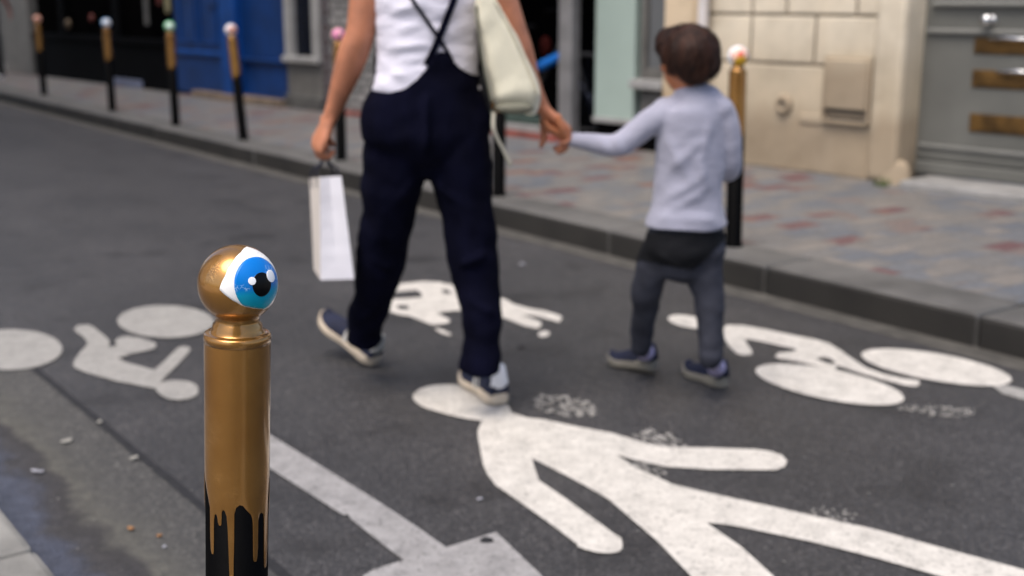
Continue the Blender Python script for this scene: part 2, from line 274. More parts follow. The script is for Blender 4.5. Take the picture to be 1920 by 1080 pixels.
m_paper = M('white_paper', (.72, .70, .735), .7, var=.03, bump=.15, bscale=14, bdist=.006)
m_paper_d = M('cream_paper', (.62, .56, .50), .75, var=.06, bump=.2, bscale=14, bdist=.006)
m_cord = M('navy_cord', (.015, .015, .03), .8, bump=.3)
m_coat = M('black_coat', (.008, .008, .01), .9, var=.2)
m_leafb = M('dry_leaf', (.27, .13, .05), .8, var=.4, scale=40)
m_litter = M('pale_litter', (.30, .30, .33), .8, var=.2, scale=40)
m_butt = M('cigarette_paper', (.27, .26, .23), .8, var=.15)

# ---------------------------------------------------------------- object helpers
ORG = {}
def obj(name, vf, mat, parent=None, org=None, smooth=False, label=None, cat=None, group=None, kind=None):
    Vs, Fs = vf
    o0 = ORG[parent.name] if parent else Vector(org if org is not None else (0, 0, 0))
    me = bpy.data.meshes.new(name); me.from_pydata([tuple(Vector(v)-o0) for v in Vs], [], [tuple(f) for f in Fs])
    me.materials.append(mat); me.update()
    if smooth: me.polygons.foreach_set('use_smooth', [True]*len(me.polygons))
    o = bpy.data.objects.new(name, me); col.objects.link(o)
    if parent: o.parent = parent
    else: o.location = o0
    ORG[o.name] = o0
    return tag(o, label, cat, group, kind)
def tag(o, label=None, cat=None, group=None, kind=None):
    for k, v in (('label', label), ('category', cat), ('group', group), ('kind', kind)):
        if v: o[k] = v
    return o
def empty(name, loc, label, cat, group=None):
    o = bpy.data.objects.new(name, None); col.objects.link(o); o.location = loc; o.empty_display_size = .1
    ORG[o.name] = Vector(loc); return tag(o, label, cat, group)
def join(*vfs):
    Vs, Fs = [], []
    for v, f in vfs:
        n = len(Vs); Vs += list(v); Fs += [tuple(i+n for i in q) for q in f]
    return Vs, Fs
def bbox(c, ax, hx, ay, hy, az, hz, bev=.0):
    """oriented box, edges chamfered by bev"""
    c, ax, ay, az = Vector(c), Vector(ax), Vector(ay), Vector(az)
    import bmesh
    bm = bmesh.new(); bmesh.ops.create_cube(bm, size=2)
    for v in bm.verts: v.co = Vector((v.co.x*hx, v.co.y*hy, v.co.z*hz))
    if bev > 0: bmesh.ops.bevel(bm, geom=bm.edges[:], offset=min(bev, .45*2*min(hx, hy, hz)), segments=2, affect='EDGES', profile=.5)
    bm.verts.ensure_lookup_table(); bm.verts.index_update()
    Vs = [c+ax*v.co.x+ay*v.co.y+az*v.co.z for v in bm.verts]; Fs = [[v.index for v in f.verts] for f in bm.faces]
    bm.free(); return Vs, Fs
X, Y, Z = Vector((1, 0, 0)), Vector((0, 1, 0)), Vector((0, 0, 1))
def abox(x0, x1, y0, y1, z0, z1, bev=0.):
    return bbox(((x0+x1)/2, (y0+y1)/2, (z0+z1)/2), X, abs(x1-x0)/2, Y, abs(y1-y0)/2, Z, abs(z1-z0)/2, bev)
def tube(pts, seg=16, cap=True, dome=True, sq=1.):
    """pts: (centre, rx, ry, side) ; side optional"""
    Vs, Fs = [], []; n = len(pts); P = [Vector(p[0]) for p in pts]
    prev = None; rings = []
    for i, p in enumerate(pts):
        d = (P[min(i+1, n-1)]-P[max(i-1, 0)]).normalized()
        side = Vector(p[3]) if len(p) > 3 else (prev if prev is not None else (Z.cross(d) if abs(d.z) < .95 else X.copy()))
        side = (side - d*side.dot(d)).normalized(); prev = side; o = d.cross(side)
        rx = p[1]; ry = p[2] if len(p) > 2 else rx
        rings.append((P[i], d, side, o, rx, ry))
    if dome:
        c, d, s, o, rx, ry = rings[0]; k = min(rx, ry)
        rings[:0] = [(c-d*k*.9, d, s, o, rx*.35, ry*.35), (c-d*k*.6, d, s, o, rx*.78, ry*.78)]
        c, d, s, o, rx, ry = rings[-1]; k = min(rx, ry)
        rings += [(c+d*k*.6, d, s, o, rx*.78, ry*.78), (c+d*k*.9, d, s, o, rx*.35, ry*.35)]
    for c, d, s, o, rx, ry in rings:
        for j in range(seg):
            a = 2*math.pi*j/seg; ca, sa = math.cos(a), math.sin(a)
            if sq != 1.: ca, sa = math.copysign(abs(ca)**sq, ca), math.copysign(abs(sa)**sq, sa)
            Vs.append(c+s*(rx*ca)+o*(ry*sa))
    for i in range(len(rings)-1):
        for j in range(seg):
            k = (j+1) % seg; Fs.append((i*seg+j, i*seg+k, (i+1)*seg+k, (i+1)*seg+j))
    if cap:
        Fs.append(tuple(reversed(range(seg)))); Fs.append(tuple((len(rings)-1)*seg+j for j in range(seg)))
    return Vs, Fs
def spline(pts, k=4):
    """densify a list of tuples by Catmull-Rom"""
    out = []; n = len(pts)
    def fl(p):
        r = []
        for q in p:
            if hasattr(q, '__len__'): r += list(q)
            else: r.append(q)
        return r
    A = [fl(p) for p in pts]
    for i in range(n-1):
        a, b, c, d = A[max(i-1, 0)], A[i], A[i+1], A[min(i+2, n-1)]
        for s in range(k):
            t = s/k; out.append([.5*((2*b[j])+(-a[j]+c[j])*t+(2*a[j]-5*b[j]+4*c[j]-d[j])*t*t+(-a[j]+3*b[j]-3*c[j]+d[j])*t**3) for j in range(len(b))])
    out.append(A[-1]); return out
def limb(pts, k=4, seg=16, side=None, **kw):
    """pts: (Vector, r) or (Vector, rx, ry)"""
    out = []
    for q in spline(pts, k):
        c = Vector(q[:3]); r = q[3:]
        out.append((c, r[0], r[1] if len(r) > 1 else r[0]) + ((side,) if side is not None else ()))
    return tube(out, seg, **kw)
def ball(c, rx, ry, rz, ax=X, ay=Y, az=Z, n=16):
    Vs, Fs = [], []; c = Vector(c)
    for i in range(n+1):
        t = math.pi*i/n
        for j in range(2*n):
            a = math.pi*j/n; Vs.append(c+ax*(rx*math.sin(t)*math.cos(a))+ay*(ry*math.sin(t)*math.sin(a))+az*(rz*math.cos(t)))
    for i in range(n):
        for j in range(2*n):
            k = (j+1) % (2*n); q = (i*2*n+j, (i+1)*2*n+j, (i+1)*2*n+k, i*2*n+k)
            if i == 0: q = (q[0], q[1], q[2])
            elif i == n-1: q = (q[0], q[1], q[3])
            Fs.append(q)
    return Vs, Fs
def fuse(vfs, voxel, it=6, fac=.5):
    """union of closed shells as one continuous surface"""
    Vs, Fs = join(*vfs); me = bpy.data.meshes.new('tmp'); me.from_pydata([tuple(v) for v in Vs], [], Fs); me.update()
    import bmesh
    bm = bmesh.new(); bm.from_mesh(me); bmesh.ops.recalc_face_normals(bm, faces=bm.faces[:]); bm.to_mesh(me); bm.free()
    o = bpy.data.objects.new('tmp', me); col.objects.link(o)
    r = o.modifiers.new('r', 'REMESH'); r.mode = 'VOXEL'; r.voxel_size = voxel
    s = o.modifiers.new('s', 'SMOOTH'); s.factor = fac; s.iterations = it
    dg = bpy.context.evaluated_depsgraph_get(); dg.update(); ev = o.evaluated_get(dg); m2 = ev.to_mesh()
    out = ([v.co.copy() for v in m2.vertices], [tuple(p.vertices) for p in m2.polygons]); nor = [v.normal.copy() for v in m2.vertices]
    ev.to_mesh_clear(); bpy.data.objects.remove(o); bpy.data.meshes.remove(me)
    return out[0], out[1], nor
def wrinkle(f, amp, sc3=(8, 8, 14), seed=0.):
    Vs, Fs, N = f
    return [v+n*(amp*(noise.noise(Vector((v.x*sc3[0]+seed, v.y*sc3[1], v.z*sc3[2])))+.5*noise.noise(Vector((v.x*sc3[0]*2.1, v.y*sc3[1]*2.1+seed, v.z*sc3[2]*2.1))))) for v, n in zip(Vs, N)], Fs, N
def fold(f, pts, amp, width):
    """raise cloth ridges along 3-D segments [(a,b)...]"""
    Vs, Fs, N = f; out = []
    for v, n in zip(Vs, N):
        h = 0
        for a, b in pts:
            ab = b-a; t = max(0, min(1, (v-a).dot(ab)/ab.length_squared)); q = a+ab*t; dd = (v-q).length
            if dd < 3*width: h += math.exp(-(dd/width)**2)*math.sin(math.pi*(.15+.7*t))
        out.append(v+n*(amp*h))
    return out, Fs, N
def cut(f, keep):
    Vs, Fs, N = f; F2 = [q for q in Fs if keep(q)]
    used = sorted({i for q in F2 for i in q}); mp = {i: k for k, i in enumerate(used)}
    return [Vs[i] for i in used], [tuple(mp[i] for i in q) for q in F2], [N[i] for i in used]
def lathe(profile, base, axis=Z, seg=48):
    d = Vector(axis).normalized(); s = (X - d*X.dot(d)).normalized(); o = d.cross(s); Vs, Fs = [], []
    for r, z in profile:
        for j in range(seg):
            a = 2*math.pi*j/seg; Vs.append(Vector(base)+d*z+s*(r*math.cos(a))+o*(r*math.sin(a)))
    for i in range(len(profile)-1):
        for j in range(seg):
            k = (j+1) % seg; Fs.append((i*seg+j, i*seg+k, (i+1)*seg+k, (i+1)*seg+j))
    Fs.append(tuple((len(profile)-1)*seg+j for j in range(seg))); Fs.append(tuple(reversed(range(seg))))
    return Vs, Fs
def flat(pts, z):
    """polygon (any outline) as a sheet at height z"""
    from mathutils.geometry import tessellate_polygon
    P = [Vector((p[0], p[1], z)) for p in pts]; T = tessellate_polygon([P])
    out = []
    for t in T:
        a, b, c = (P[i] for i in t)
        out.append(tuple(t) if (b-a).cross(c-a).z > 0 else tuple(reversed(t)))
    return P, out
def smoothpoly(pts, k=5):
    """closed Catmull-Rom outline"""
    n = len(pts); out = []
    for i in range(n):
        a, b, c, d = pts[i-1], pts[i], pts[(i+1) % n], pts[(i+2) % n]
        for s in range(k):
            t = s/k; out.append(tuple(.5*((2*b[j])+(-a[j]+c[j])*t+(2*a[j]-5*b[j]+4*c[j]-d[j])*t*t+(-a[j]+3*b[j]-3*c[j]+d[j])*t**3) for j in (0, 1)))
    return out
def Gp(pts, z=.0): return [G(x, y, z).to_tuple()[:2] for x, y in pts]
def ell(cx, cy, rx, ry, rot=0, n=40):
    c, s = math.cos(rot), math.sin(rot)
    return [(cx+rx*math.cos(a)*c-ry*math.sin(a)*s, cy+rx*math.cos(a)*s+ry*math.sin(a)*c) for a in (2*math.pi*i/n for i in range(n))]

# ---------------------------------------------------------------- ground
def S(name, vf, mat, smooth=False, org=None): return obj(name, vf, mat, kind='structure', smooth=smooth, org=org)
S('ground', abox(-150, 150, -150, 150, -.5, -.06), m_plaster)
S('road', flat([(-60, .6), (30, .6), (30, 3.9), (-60, 3.9)], 0), m_road)
def ragged(y, amp, x0=-40, x1=6, step=.05, seed=0., k=2.):
    n = int((x1-x0)/step); return [(x0+i*step, y+amp*(noise.noise(Vector(((x0+i*step)*k, seed, 0)))+.6*noise.noise(Vector(((x0+i*step)*k*3.3, seed, 5))))) for i in range(n+1)]
def ribbon(e0, e1, z):
    n = len(e0); Vs = [(a, b, z) for a, b in e0]+[(a, b, z) for a, b in e1]
    return Vs, [(i, i+1, n+i+1, n+i) for i in range(n-1)]
S('roadside_strip', ribbon(ragged(.60, 0), ragged(1.05, .004), .001), m_side)
S('road_seam', ribbon(ragged(1.038, .004, seed=3, k=5), ragged(1.064, .005, seed=4, k=6), .002), m_seam)
S('far_gutter', ribbon(ragged(3.70, .012, seed=14), ragged(3.835, 0), .001), m_silt)
def kerb(y0, y1, ztop, x0, L, n, mat, name, bev):
    vf = []
    for i in range(n):
        a = x0+i*L; vf.append(abox(a+.004, a+L-.004, y0+rnd.uniform(-.003, .003), y1, -.3, ztop+rnd.uniform(-.002, .002), bev))
    return S(name, join(*vf), mat)
jx = G(1872, 610, .06).x
def face_dirt_shade(m):  # street-facing side darkened: dirt together with shade painted into the colour
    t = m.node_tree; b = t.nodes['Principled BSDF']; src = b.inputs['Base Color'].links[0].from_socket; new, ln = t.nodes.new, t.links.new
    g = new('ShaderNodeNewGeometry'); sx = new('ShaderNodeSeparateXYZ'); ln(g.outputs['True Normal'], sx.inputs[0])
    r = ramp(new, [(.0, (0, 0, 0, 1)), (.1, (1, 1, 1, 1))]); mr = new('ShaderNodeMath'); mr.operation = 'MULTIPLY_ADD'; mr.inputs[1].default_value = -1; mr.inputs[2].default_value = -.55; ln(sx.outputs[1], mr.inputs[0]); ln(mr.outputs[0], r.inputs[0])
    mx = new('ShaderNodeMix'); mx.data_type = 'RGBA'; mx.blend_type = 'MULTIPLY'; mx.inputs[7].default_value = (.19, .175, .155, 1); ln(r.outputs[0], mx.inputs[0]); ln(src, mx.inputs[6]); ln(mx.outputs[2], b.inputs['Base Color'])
face_dirt_shade(m_kerb)
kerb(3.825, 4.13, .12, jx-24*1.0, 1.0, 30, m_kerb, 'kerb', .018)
S('pavement', flat([(-60, 4.12), (30, 4.12), (30, 7.2), (-60, 7.2)], .117), m_setts)
S('pavement_base', abox(-60, 30, 4.15, 7.2, -.3, .112), m_plaster)
jn = G(70, 1025, .05).x
kerb(.25, .63, .05, jn-18*.62, .62, 26, m_kerb_near, 'near_kerb', .02)
S('near_pavement', abox(-60, 30, -3.0, .245, -.3, .046), m_kerb)
S('kerb_joint_filling', abox(jn-18*.62+.01, jn+7*.62, .26, .615, -.2, .036), m_moss)

# ---------------------------------------------------------------- road markings
ZM = .004
def mark(name, label, group, pieces, mat, cat='road marking'):
    """pieces: list of (part name, px outline)"""
    ctr = Vector((0, 0, 0)); P = [(n, Gp(p, ZM)) for n, p in pieces]
    c = P[0][1]; o = (sum(q[0] for q in c)/len(c), sum(q[1] for q in c)/len(c), 0)
    if len(P) == 1: return obj(name, flat(P[0][1], ZM), mat, org=o, label=label, cat=cat, group=group)
    r = empty(name, o, label, cat, group)
    for i, (n, q) in enumerate(P): obj(n, flat(q, ZM+.0004*i), mat, r)
    return r
head = smoothpoly([(774, 745), (786, 730), (818, 722), (860, 722), (905, 733), (940, 750), (957, 768), (945, 782), (915, 789), (870, 784), (820, 772), (788, 760)])
body = [(905, 786), (900, 797), (896, 806), (896, 818), (901, 845), (906, 872), (914, 890), (930, 910), (975, 941), (1040, 988), (1082, 1020)] + smoothpoly([(1082, 1020), (1108, 1033), (1140, 1037), (1162, 1033), (1167, 1022), (1155, 1003)], 3)[:15] + [
    (1155, 1003), (1060, 934), (1010, 900), (1003, 878), (997, 859), (1040, 880), (1100, 912), (1140, 935), (1175, 965), (1230, 1012), (1310, 1095), (1420, 1215), (1560, 1370), (1640, 1390), (1660, 1340), (1620, 1250), (1456, 1085), (1390, 1025), (1325, 980),
    (1360, 983), (1400, 990), (1520, 1015), (1640, 1045), (1762, 1080), (1900, 1122), (2060, 1172), (2110, 1165), (2110, 1140), (2040, 1105), (1920, 1068), (1760, 1025), (1640, 992), (1450, 950), (1330, 924), (1262, 908), (1195, 878), (1155, 852),
    (1190, 862), (1250, 875), (1330, 880), (1400, 881), (1455, 881), (1472, 874), (1476, 864), (1466, 853), (1445, 846), (1415, 842), (1330, 839), (1250, 838), (1215, 832), (1150, 812), (1060, 795), (1020, 786), (990, 783), (965, 775), (950, 768)]
mark('pedestrian_marking', 'large white painted walking figure lying across the road in the foreground', None, [('figure_body', body), ('figure_head', head)], m_white)
z1 = lambda pts: [(x/4.8, 560+y/4.8) for x, y in pts]
def zz(pts, s, ox, oy): return [(ox+x/s, oy+y/s) for x, y in pts]
mark('cyclist_marking', 'faded white painted cyclist on the road left of the golden bollard', None, [
    ('rider_body', zz([(660, 275), (700, 240), (780, 232), (830, 245), (880, 285), (940, 330), (985, 375), (985, 435), (1035, 425), (1060, 420), (1035, 395), (1045, 365), (1085, 342), (1150, 335), (1250, 350), (1340, 375), (1395, 395), (1410, 420), (1390, 445), (1330, 465), (1200, 490), (1060, 535), (1130, 568), (1240, 600), (1330, 625), (1390, 640), (1480, 560), (1570, 470), (1610, 435), (1660, 428), (1705, 435), (1712, 460), (1690, 495), (1600, 590), (1480, 710), (1450, 745), (1400, 805), (1320, 795), (1180, 765), (1060, 745), (900, 700), (750, 655), (680, 625), (655, 595), (670, 550), (720, 480), (780, 420), (785, 385), (745, 340), (690, 300)], 4.8, 0, 560)),
    ('rider_head', smoothpoly(zz([(1405, 800), (1450, 755), (1550, 735), (1660, 738), (1740, 760), (1780, 800), (1780, 850), (1730, 890), (1640, 908), (1540, 905), (1450, 870), (1415, 835)], 4.8, 0, 560))),
    ('wheel', ell(311, 603, 91, 30.5, R(1))), ('wheel', ell(18, 656, 99, 38, R(-1)))], m_old)
def Z3(pts): return zz(pts, 1920/680, 1240, 570)
mark('cyclist_marking', 'bright white painted cyclist on the road right of the child', None, [
    ('rider_body', Z3([(325, 165), (330, 125), (350, 110), (430, 112), (560, 135), (700, 165), (820, 188), (890, 208), (950, 245), (1020, 295), (1080, 335), (1180, 370), (1290, 395), (1360, 402), (1370, 420), (1350, 437), (1290, 430), (1150, 395), (1040, 360), (960, 335), (925, 322), (930, 345), (890, 348), (800, 322), (700, 300), (620, 290), (600, 275), (620, 258), (700, 250), (720, 240), (640, 222), (540, 200), (440, 182), (450, 205), (480, 245), (480, 268), (440, 272), (400, 262), (360, 225)])),
    ('rider_head', ell(1290, 603, 38, 11, R(10))),
    ('wheel', ell(1556, 721, 142, 28.5, R(11))), ('wheel', ell(1756, 689, 143, 25.5, R(9.8)))], m_white)
def Z2(pts): return zz(pts, 4.8, 700, 500)
mark('adult_and_child_marking', 'white painted figures on the road seen between the walking legs', None, [
    ('figure_body', Z2([(60, 200), (130, 170), (300, 145), (450, 132), (600, 137), (720, 165), (800, 200), (880, 215), (1000, 235), (1150, 280), (1210, 300), (1250, 330), (1390, 370), (1560, 400), (1690, 440), (1700, 465), (1670, 500), (1560, 470), (1430, 440), (1330, 430), (1420, 460), (1510, 500), (1515, 530), (1470, 558), (1350, 530), (1200, 470), (1100, 440), (960, 420), (860, 385), (750, 395), (640, 405), (570, 420), (640, 450), (690, 475), (680, 505), (600, 520), (530, 525), (450, 495), (330, 445), (220, 430), (130, 400), (80, 360), (90, 320), (160, 290), (420, 275), (440, 262), (410, 235), (400, 210), (250, 222), (130, 235), (70, 230)])),
    ('figure_foot', Z2([(540, 555), (600, 560), (700, 600), (690, 625), (620, 605)])), ('figure_foot', Z2([(1490, 590), (1540, 575), (1590, 590), (1580, 625), (1520, 640), (1480, 620)]))], m_white)
def Z4(pts): return zz(pts, 3, 500, 800)
mark('house_marking', 'worn grey painted stripe and arrow head on the road beside the golden bollard', None, [
    ('stripe', Z4([(-130, -60), (20, 45), (330, 235), (660, 440), (850, 565), (1012, 680), (860, 750), (785, 760), (690, 690), (480, 525), (455, 490), (435, 498), (420, 490), (20, 235), (-130, 130)])),
    ('arrow_head', Z4([(770, 752), (1005, 680), (1290, 592), (1560, 850), (1900, 1180), (1750, 1330), (620, 1010), (540, 840), (600, 805), (680, 778)]))], m_grey)
# dark blot on the arrow head
c0 = G(912, 1017, .0)
obj('paint_blot', flat([(c0.x+.016*math.cos(a)*(1+.2*math.sin(3*a)), c0.y+.016*math.sin(a)) for a in (i*.3 for i in range(21))], .0058), m_seam, org=(c0.x, c0.y, 0), label='small dark round blot on the grey painted arrow head', cat='stain')
mark('edge_line_marking', 'faded white edge line on the road at the right edge of the photo', None, [('line', [(1850, 715), (1872, 718), (1925, 732), (2150, 800), (2150, 835), (1925, 751), (1880, 738)])], m_old)
def gap(px, outline, label=None):
    par = [o for o in col.objects if o.name.startswith(px)][-1]
    obj('worn_gap', flat(Gp(outline, ZM+.0015), ZM+.0015), m_road, par)
gap('adult_and_child_marking', Z2([(205, 352), (240, 342), (310, 350), (322, 368), (300, 384), (235, 378)]))
gap('adult_and_child_marking', Z2([(610, 212), (660, 205), (700, 228), (680, 245), (630, 232)]))
gap('adult_and_child_marking', Z2([(130, 232), (400, 215), (430, 240), (440, 262), (300, 272), (150, 285), (120, 262)]))
gap('cyclist_marking', Z3([(820, 290), (850, 280), (890, 285), (925, 310), (905, 318), (860, 305)]))
def flakes(name, label, cx, cy, rx, ry, n, size, seed, mat, rot=0):
    r_ = random.Random(seed); vfs = []
    for i in range(n):
        a = r_.uniform(0, 6.28); q = math.sqrt(r_.random())*(.75+.35*noise.noise(Vector((math.cos(a)*2, math.sin(a)*2, seed))))
        ex, ey = rx*q*math.cos(a), ry*q*math.sin(a); 
        if noise.noise(Vector((ex*.09, ey*.22, seed))) < -.08: continue
        px = cx+ex*math.cos(rot)-ey*math.sin(rot); py = cy+ex*math.sin(rot)+ey*math.cos(rot)
        c = G(px, py, 0); s = size*r_.uniform(.35, 1.4); t0 = r_.uniform(0, 6.28); el = r_.uniform(.4, 1)
        vfs.append(flat([(c.x+s*math.cos(t+t0)*r_.uniform(.6, 1.1), c.y+s*el*math.sin(t+t0)*r_.uniform(.6, 1.1)) for t in (k*math.pi/4 for k in range(8))], ZM+.0002*(i % 9)-.0012))
    c = G(cx, cy, 0)
    return obj(name, join(*vfs), mat, org=(c.x, c.y, 0), label=label, cat='paint remnant')
flakes('worn_paint_patch', 'flaking white paint patch on the road right of the near shoe', 1062, 762, 82, 25, 520, .0075, 5, m_flake, R(8))
flakes('worn_paint_patch', 'thin flaking paint patch above the raised arm of the big figure', 1235, 826, 62, 20, 300, .0065, 6, m_flake, R(12))
flakes('worn_paint_patch', 'small paint flakes under the raised arm of the big figure', 1215, 880, 48, 16, 150, .006, 9, m_flake, R(20))
flakes('worn_paint_patch', 'faint scuffed paint trail below the right cyclist wheel', 1755, 772, 95, 13, 300, .0055, 21, m_flake, R(5))
flakes('worn_paint_patch', 'faint paint specks above the long leg of the big figure', 1560, 965, 60, 16, 60, .005, 12, m_flake, R(10))
# small litter
def bit(name, label, px, py, size, mat, seed, cat='litter', elong=1.0):
    r_ = random.Random(seed); c = G(px, py, .004); t0 = r_.uniform(0, 3)
    Vs = []; n = 9
    for k in range(n):
        a = 2*math.pi*k/n; q = size*r_.uniform(.6, 1.1); x, y = q*elong*math.cos(a), q*math.sin(a)
        Vs.append(Vector((c.x+x*math.cos(t0)-y*math.sin(t0), c.y+x*math.sin(t0)+y*math.cos(t0), .0045+r_.uniform(0, size*.35))))
    Vs += [v+Vector((0, 0, .0025)) for v in Vs]
    Fs = [tuple(reversed(range(n))), tuple(range(n, 2*n))]+[(k, (k+1) % n, n+(k+1) % n, n+k) for k in range(n)]
    return obj(name, (Vs, Fs), mat, org=(c.x, c.y, .004), label=label, cat=cat)
bit('dry_leaf', 'small brown curled leaf by the gutter left of the golden bollard', 245, 992, .008, m_leafb, 1, 'leaf', 1.5)
bit('dry_leaf', 'small orange leaf nearest to the golden bollard', 299, 1006, .007, m_leafb, 2, 'leaf')
bit('litter_scrap', 'pale blue paper scrap lying in the wet gutter', 70, 885, .011, m_litter, 3, elong=1.9)
bit('litter_scrap', 'pale scrap on the dark seam left of the golden bollard', 187, 793, .011, m_butt, 4)
bit('litter_scrap', 'long whitish scrap between the gutter and the seam', 125, 829, .011, m_butt, 5, elong=1.9)
bit('litter_scrap', 'beige scrap just below the dark seam', 252, 860, .010, m_butt, 6, elong=1.6)
bit('litter_scrap', 'white round scrap below the small orange leaf', 308, 1026, .005, m_litter, 8)
bit('litter_scrap', 'white paper scrap on the road between the two walkers', 980, 497, .020, m_litter, 9)
bit('litter_scrap', 'dark scrap on the road between the two walkers', 977, 652, .017, m_dirt, 10)
bit('litter_scrap', 'pale pebble left of the near arm of the big figure', 900, 937, .007, m_litter, 11)
rp_ = random.Random(77); gp = []
for i in range(260):
    x, y = rp_.uniform(-6, -1.6), rp_.choice([rp_.uniform(.64, 1.05), rp_.uniform(1.05, 3.8)])
    s = rp_.uniform(.001, .003); gp.append(bbox((x, y, .003+s*.3), X, s, Y, s*rp_.uniform(.6, 1), Z, s*.6, s*.4))
obj('grit', join(*gp), M('grit_stone', (.17, .165, .155), .9, var=.4), kind='stuff', label='scattered pale grit and tiny stones on the asphalt', cat='grit')

# ---------------------------------------------------------------- facade
fa = math.atan(.0872); FD = Vector((math.cos(fa), math.sin(fa), 0)); FN = Vector((math.sin(fa), -math.cos(fa), 0)); FO = Vector((-10.345, 5.736, 0)); ZP = .117
def FP(px, py, off=0.):
    d = ray(px, py); o = FO+FN*off; t = (o-CAM).dot(FN)/d.dot(FN); p = CAM+d*t-o
    return p.dot(FD), CAM.z+d.z*t
def fs(px, py=100, off=0.): return FP(px, py, off)[0]
def fz(px, py, off=0.): return FP(px, py, off)[1]
def fbox(s0, s1, z0, z1, out, inn, bev=.0):
    """box on the facade from out metres in front of the wall line to inn behind it"""
    return bbox(FO+FD*((s0+s1)/2)+FN*((out-inn)/2)+Z*((z0+z1)/2), FD, abs(s1-s0)/2, FN, (out+inn)/2, Z, abs(z1-z0)/2, bev)
def fpt(s, out, z): return FO+FD*s+FN*out+Z*z
def proj_x(p): v = p-CAM; return 960+F*v.dot(rg)/v.dot(fw)
def bldg(name, s0, label, cat='building'): return empty(name, fpt(s0, 0, ZP), label, cat)
ZH, ZT = 2.75, 12.0
def upper(root, s0, s1, mat, n):
    obj('wall', fbox(s0, s1, ZH, ZT, 0, .35), mat, root)
    obj('cornice', fbox(s0, s1, ZH+.02, ZH+.2, .10, 0, .02), mat, root)
    for k in range(n):
        c = s0+(k+.5)*(s1-s0)/n
        w_ = obj('window', fbox(c-.45, c+.45, 3.9, 5.9, .02, 0, .01), m_glass, root); obj('frame', join(fbox(c-.55, c-.45, 3.8, 6.0, .06, 0), fbox(c+.45, c+.55, 3.8, 6.0, .06, 0), fbox(c-.45, c+.45, 5.9, 6.0, .06, 0), fbox(c-.45, c+.45, 3.8, 3.9, .1, 0)), m_gpaint_l, w_)
# A: far-left pale pillar + dark shop
sA0, sA1, sA2 = fs(-420, 60), fs(62, 60), fs(331, 60)
rA = bldg('building', sA1, 'grey rendered building with pale pillar at the far left behind the copper topped bollard')
upper(rA, sA0, sA1, m_plaster, 2)
obj('wall', fbox(sA0, fs(-40, 60), ZP, ZH, 0, .3), m_plaster, rA)
obj('pillar', fbox(fs(12, 60), sA1, ZP, ZH, .05, .3, .015), m_gpaint, rA)
obj('plinth', fbox(fs(-40, 60), fs(12, 60), ZP, fz(0, 118), .03, .3, .01), m_gpaint_l, rA)
obj('wall_panel', fbox(fs(-40, 60), fs(12, 60), fz(0, 118), ZH, -.02, .3, .01), m_gpaint_d, rA)
rB = bldg('black_shopfront', sA2, 'black shopfront behind the three leftmost bollards with dim shop window')
upper(rB, sA1, sA2, m_plaster, 3)
zb = fz(200, 78)
obj('stall_riser', fbox(sA1, sA2, ZP, zb, .0, .3), m_black, rB)
obj('sill', fbox(sA1, sA2, zb, zb+.06, .04, .3, .01), m_black, rB)
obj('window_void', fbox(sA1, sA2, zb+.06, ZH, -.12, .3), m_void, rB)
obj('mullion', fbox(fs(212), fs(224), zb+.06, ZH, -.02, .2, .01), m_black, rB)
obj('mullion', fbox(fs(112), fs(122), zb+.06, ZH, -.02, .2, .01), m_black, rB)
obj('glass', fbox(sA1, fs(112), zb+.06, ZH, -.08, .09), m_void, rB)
def fball(name, label, px, py, out, rx, rz, mat, cat):
    s, z = FP(px, py, out); return obj(name, ball(fpt(s, out, z), rx, rx*.6, rz, FD, FN, Z, 8), mat, org=fpt(s, out, z-rz), label=label, cat=cat, smooth=True)
m_brown = M('dim_brass', (.10, .07, .04), .5, .3); m_dred = M('dim_red', (.10, .015, .01), .6); m_cream = M('cream_fabric', (.20, .18, .10), .8)
fball('wall_lamp', 'dim brass lamp in the dark shopfront right of the copper topped bollard', 128, 45, .06, .06, .065, m_brown, 'lamp')
fball('shop_ornament', 'dim red ornament in the dark shop window left of the blue topped bollard', 172, 34, .02, .05, .05, m_dred, 'ornament')
s_, z_ = FP(316, 14, .02); obj('hanging_cloth', wrinkle((*tube([(fpt(s_, .03, z_+.35), .05, .02, FD), (fpt(s_, .03, z_), .06, .025, FD), (fpt(s_, .03, z_-.05), .055, .02, FD)], 12), [FN]*200), 0)[:2], m_cream, org=fpt(s_, .03, z_-.05), label='cream cloth hanging beside the blue shopfront', cat='cloth')
s_, z_ = FP(300, 4, .02); obj('hanging_cloth', tube([(fpt(s_, .03, z_+.3), .04, .02, FD), (fpt(s_, .03, z_-.02), .035, .02, FD)], 12), m_dred, org=fpt(s_, .03, z_-.04), label='dark red cloth hanging left of the cream cloth', cat='cloth')
s_, z_ = FP(275, 28, .01); obj('shop_notice', fbox(s_-.05, s_+.05, z_-.12, z_+.3, .02, .0, .004), m_gpaint_d, org=fpt(s_, 0, z_), label='dim grey notice strip in the black shop window', cat='notice')
obj('wall_vent', join(fbox(fs(215, 155), fs(268, 155), fz(240, 164), fz(240, 148), .03, 0, .005), *[fbox(fs(219, 155), fs(264, 155), fz(240, 163)+k*.022, fz(240, 163)+k*.022+.007, .036, -.028) for k in range(3)]), M('pale_blue_metal', (.15, .17, .25), .4, .3), org=fpt(fs(240), .0, fz(240, 164)), label='pale blue grey vent low on the black shopfront', cat='vent')
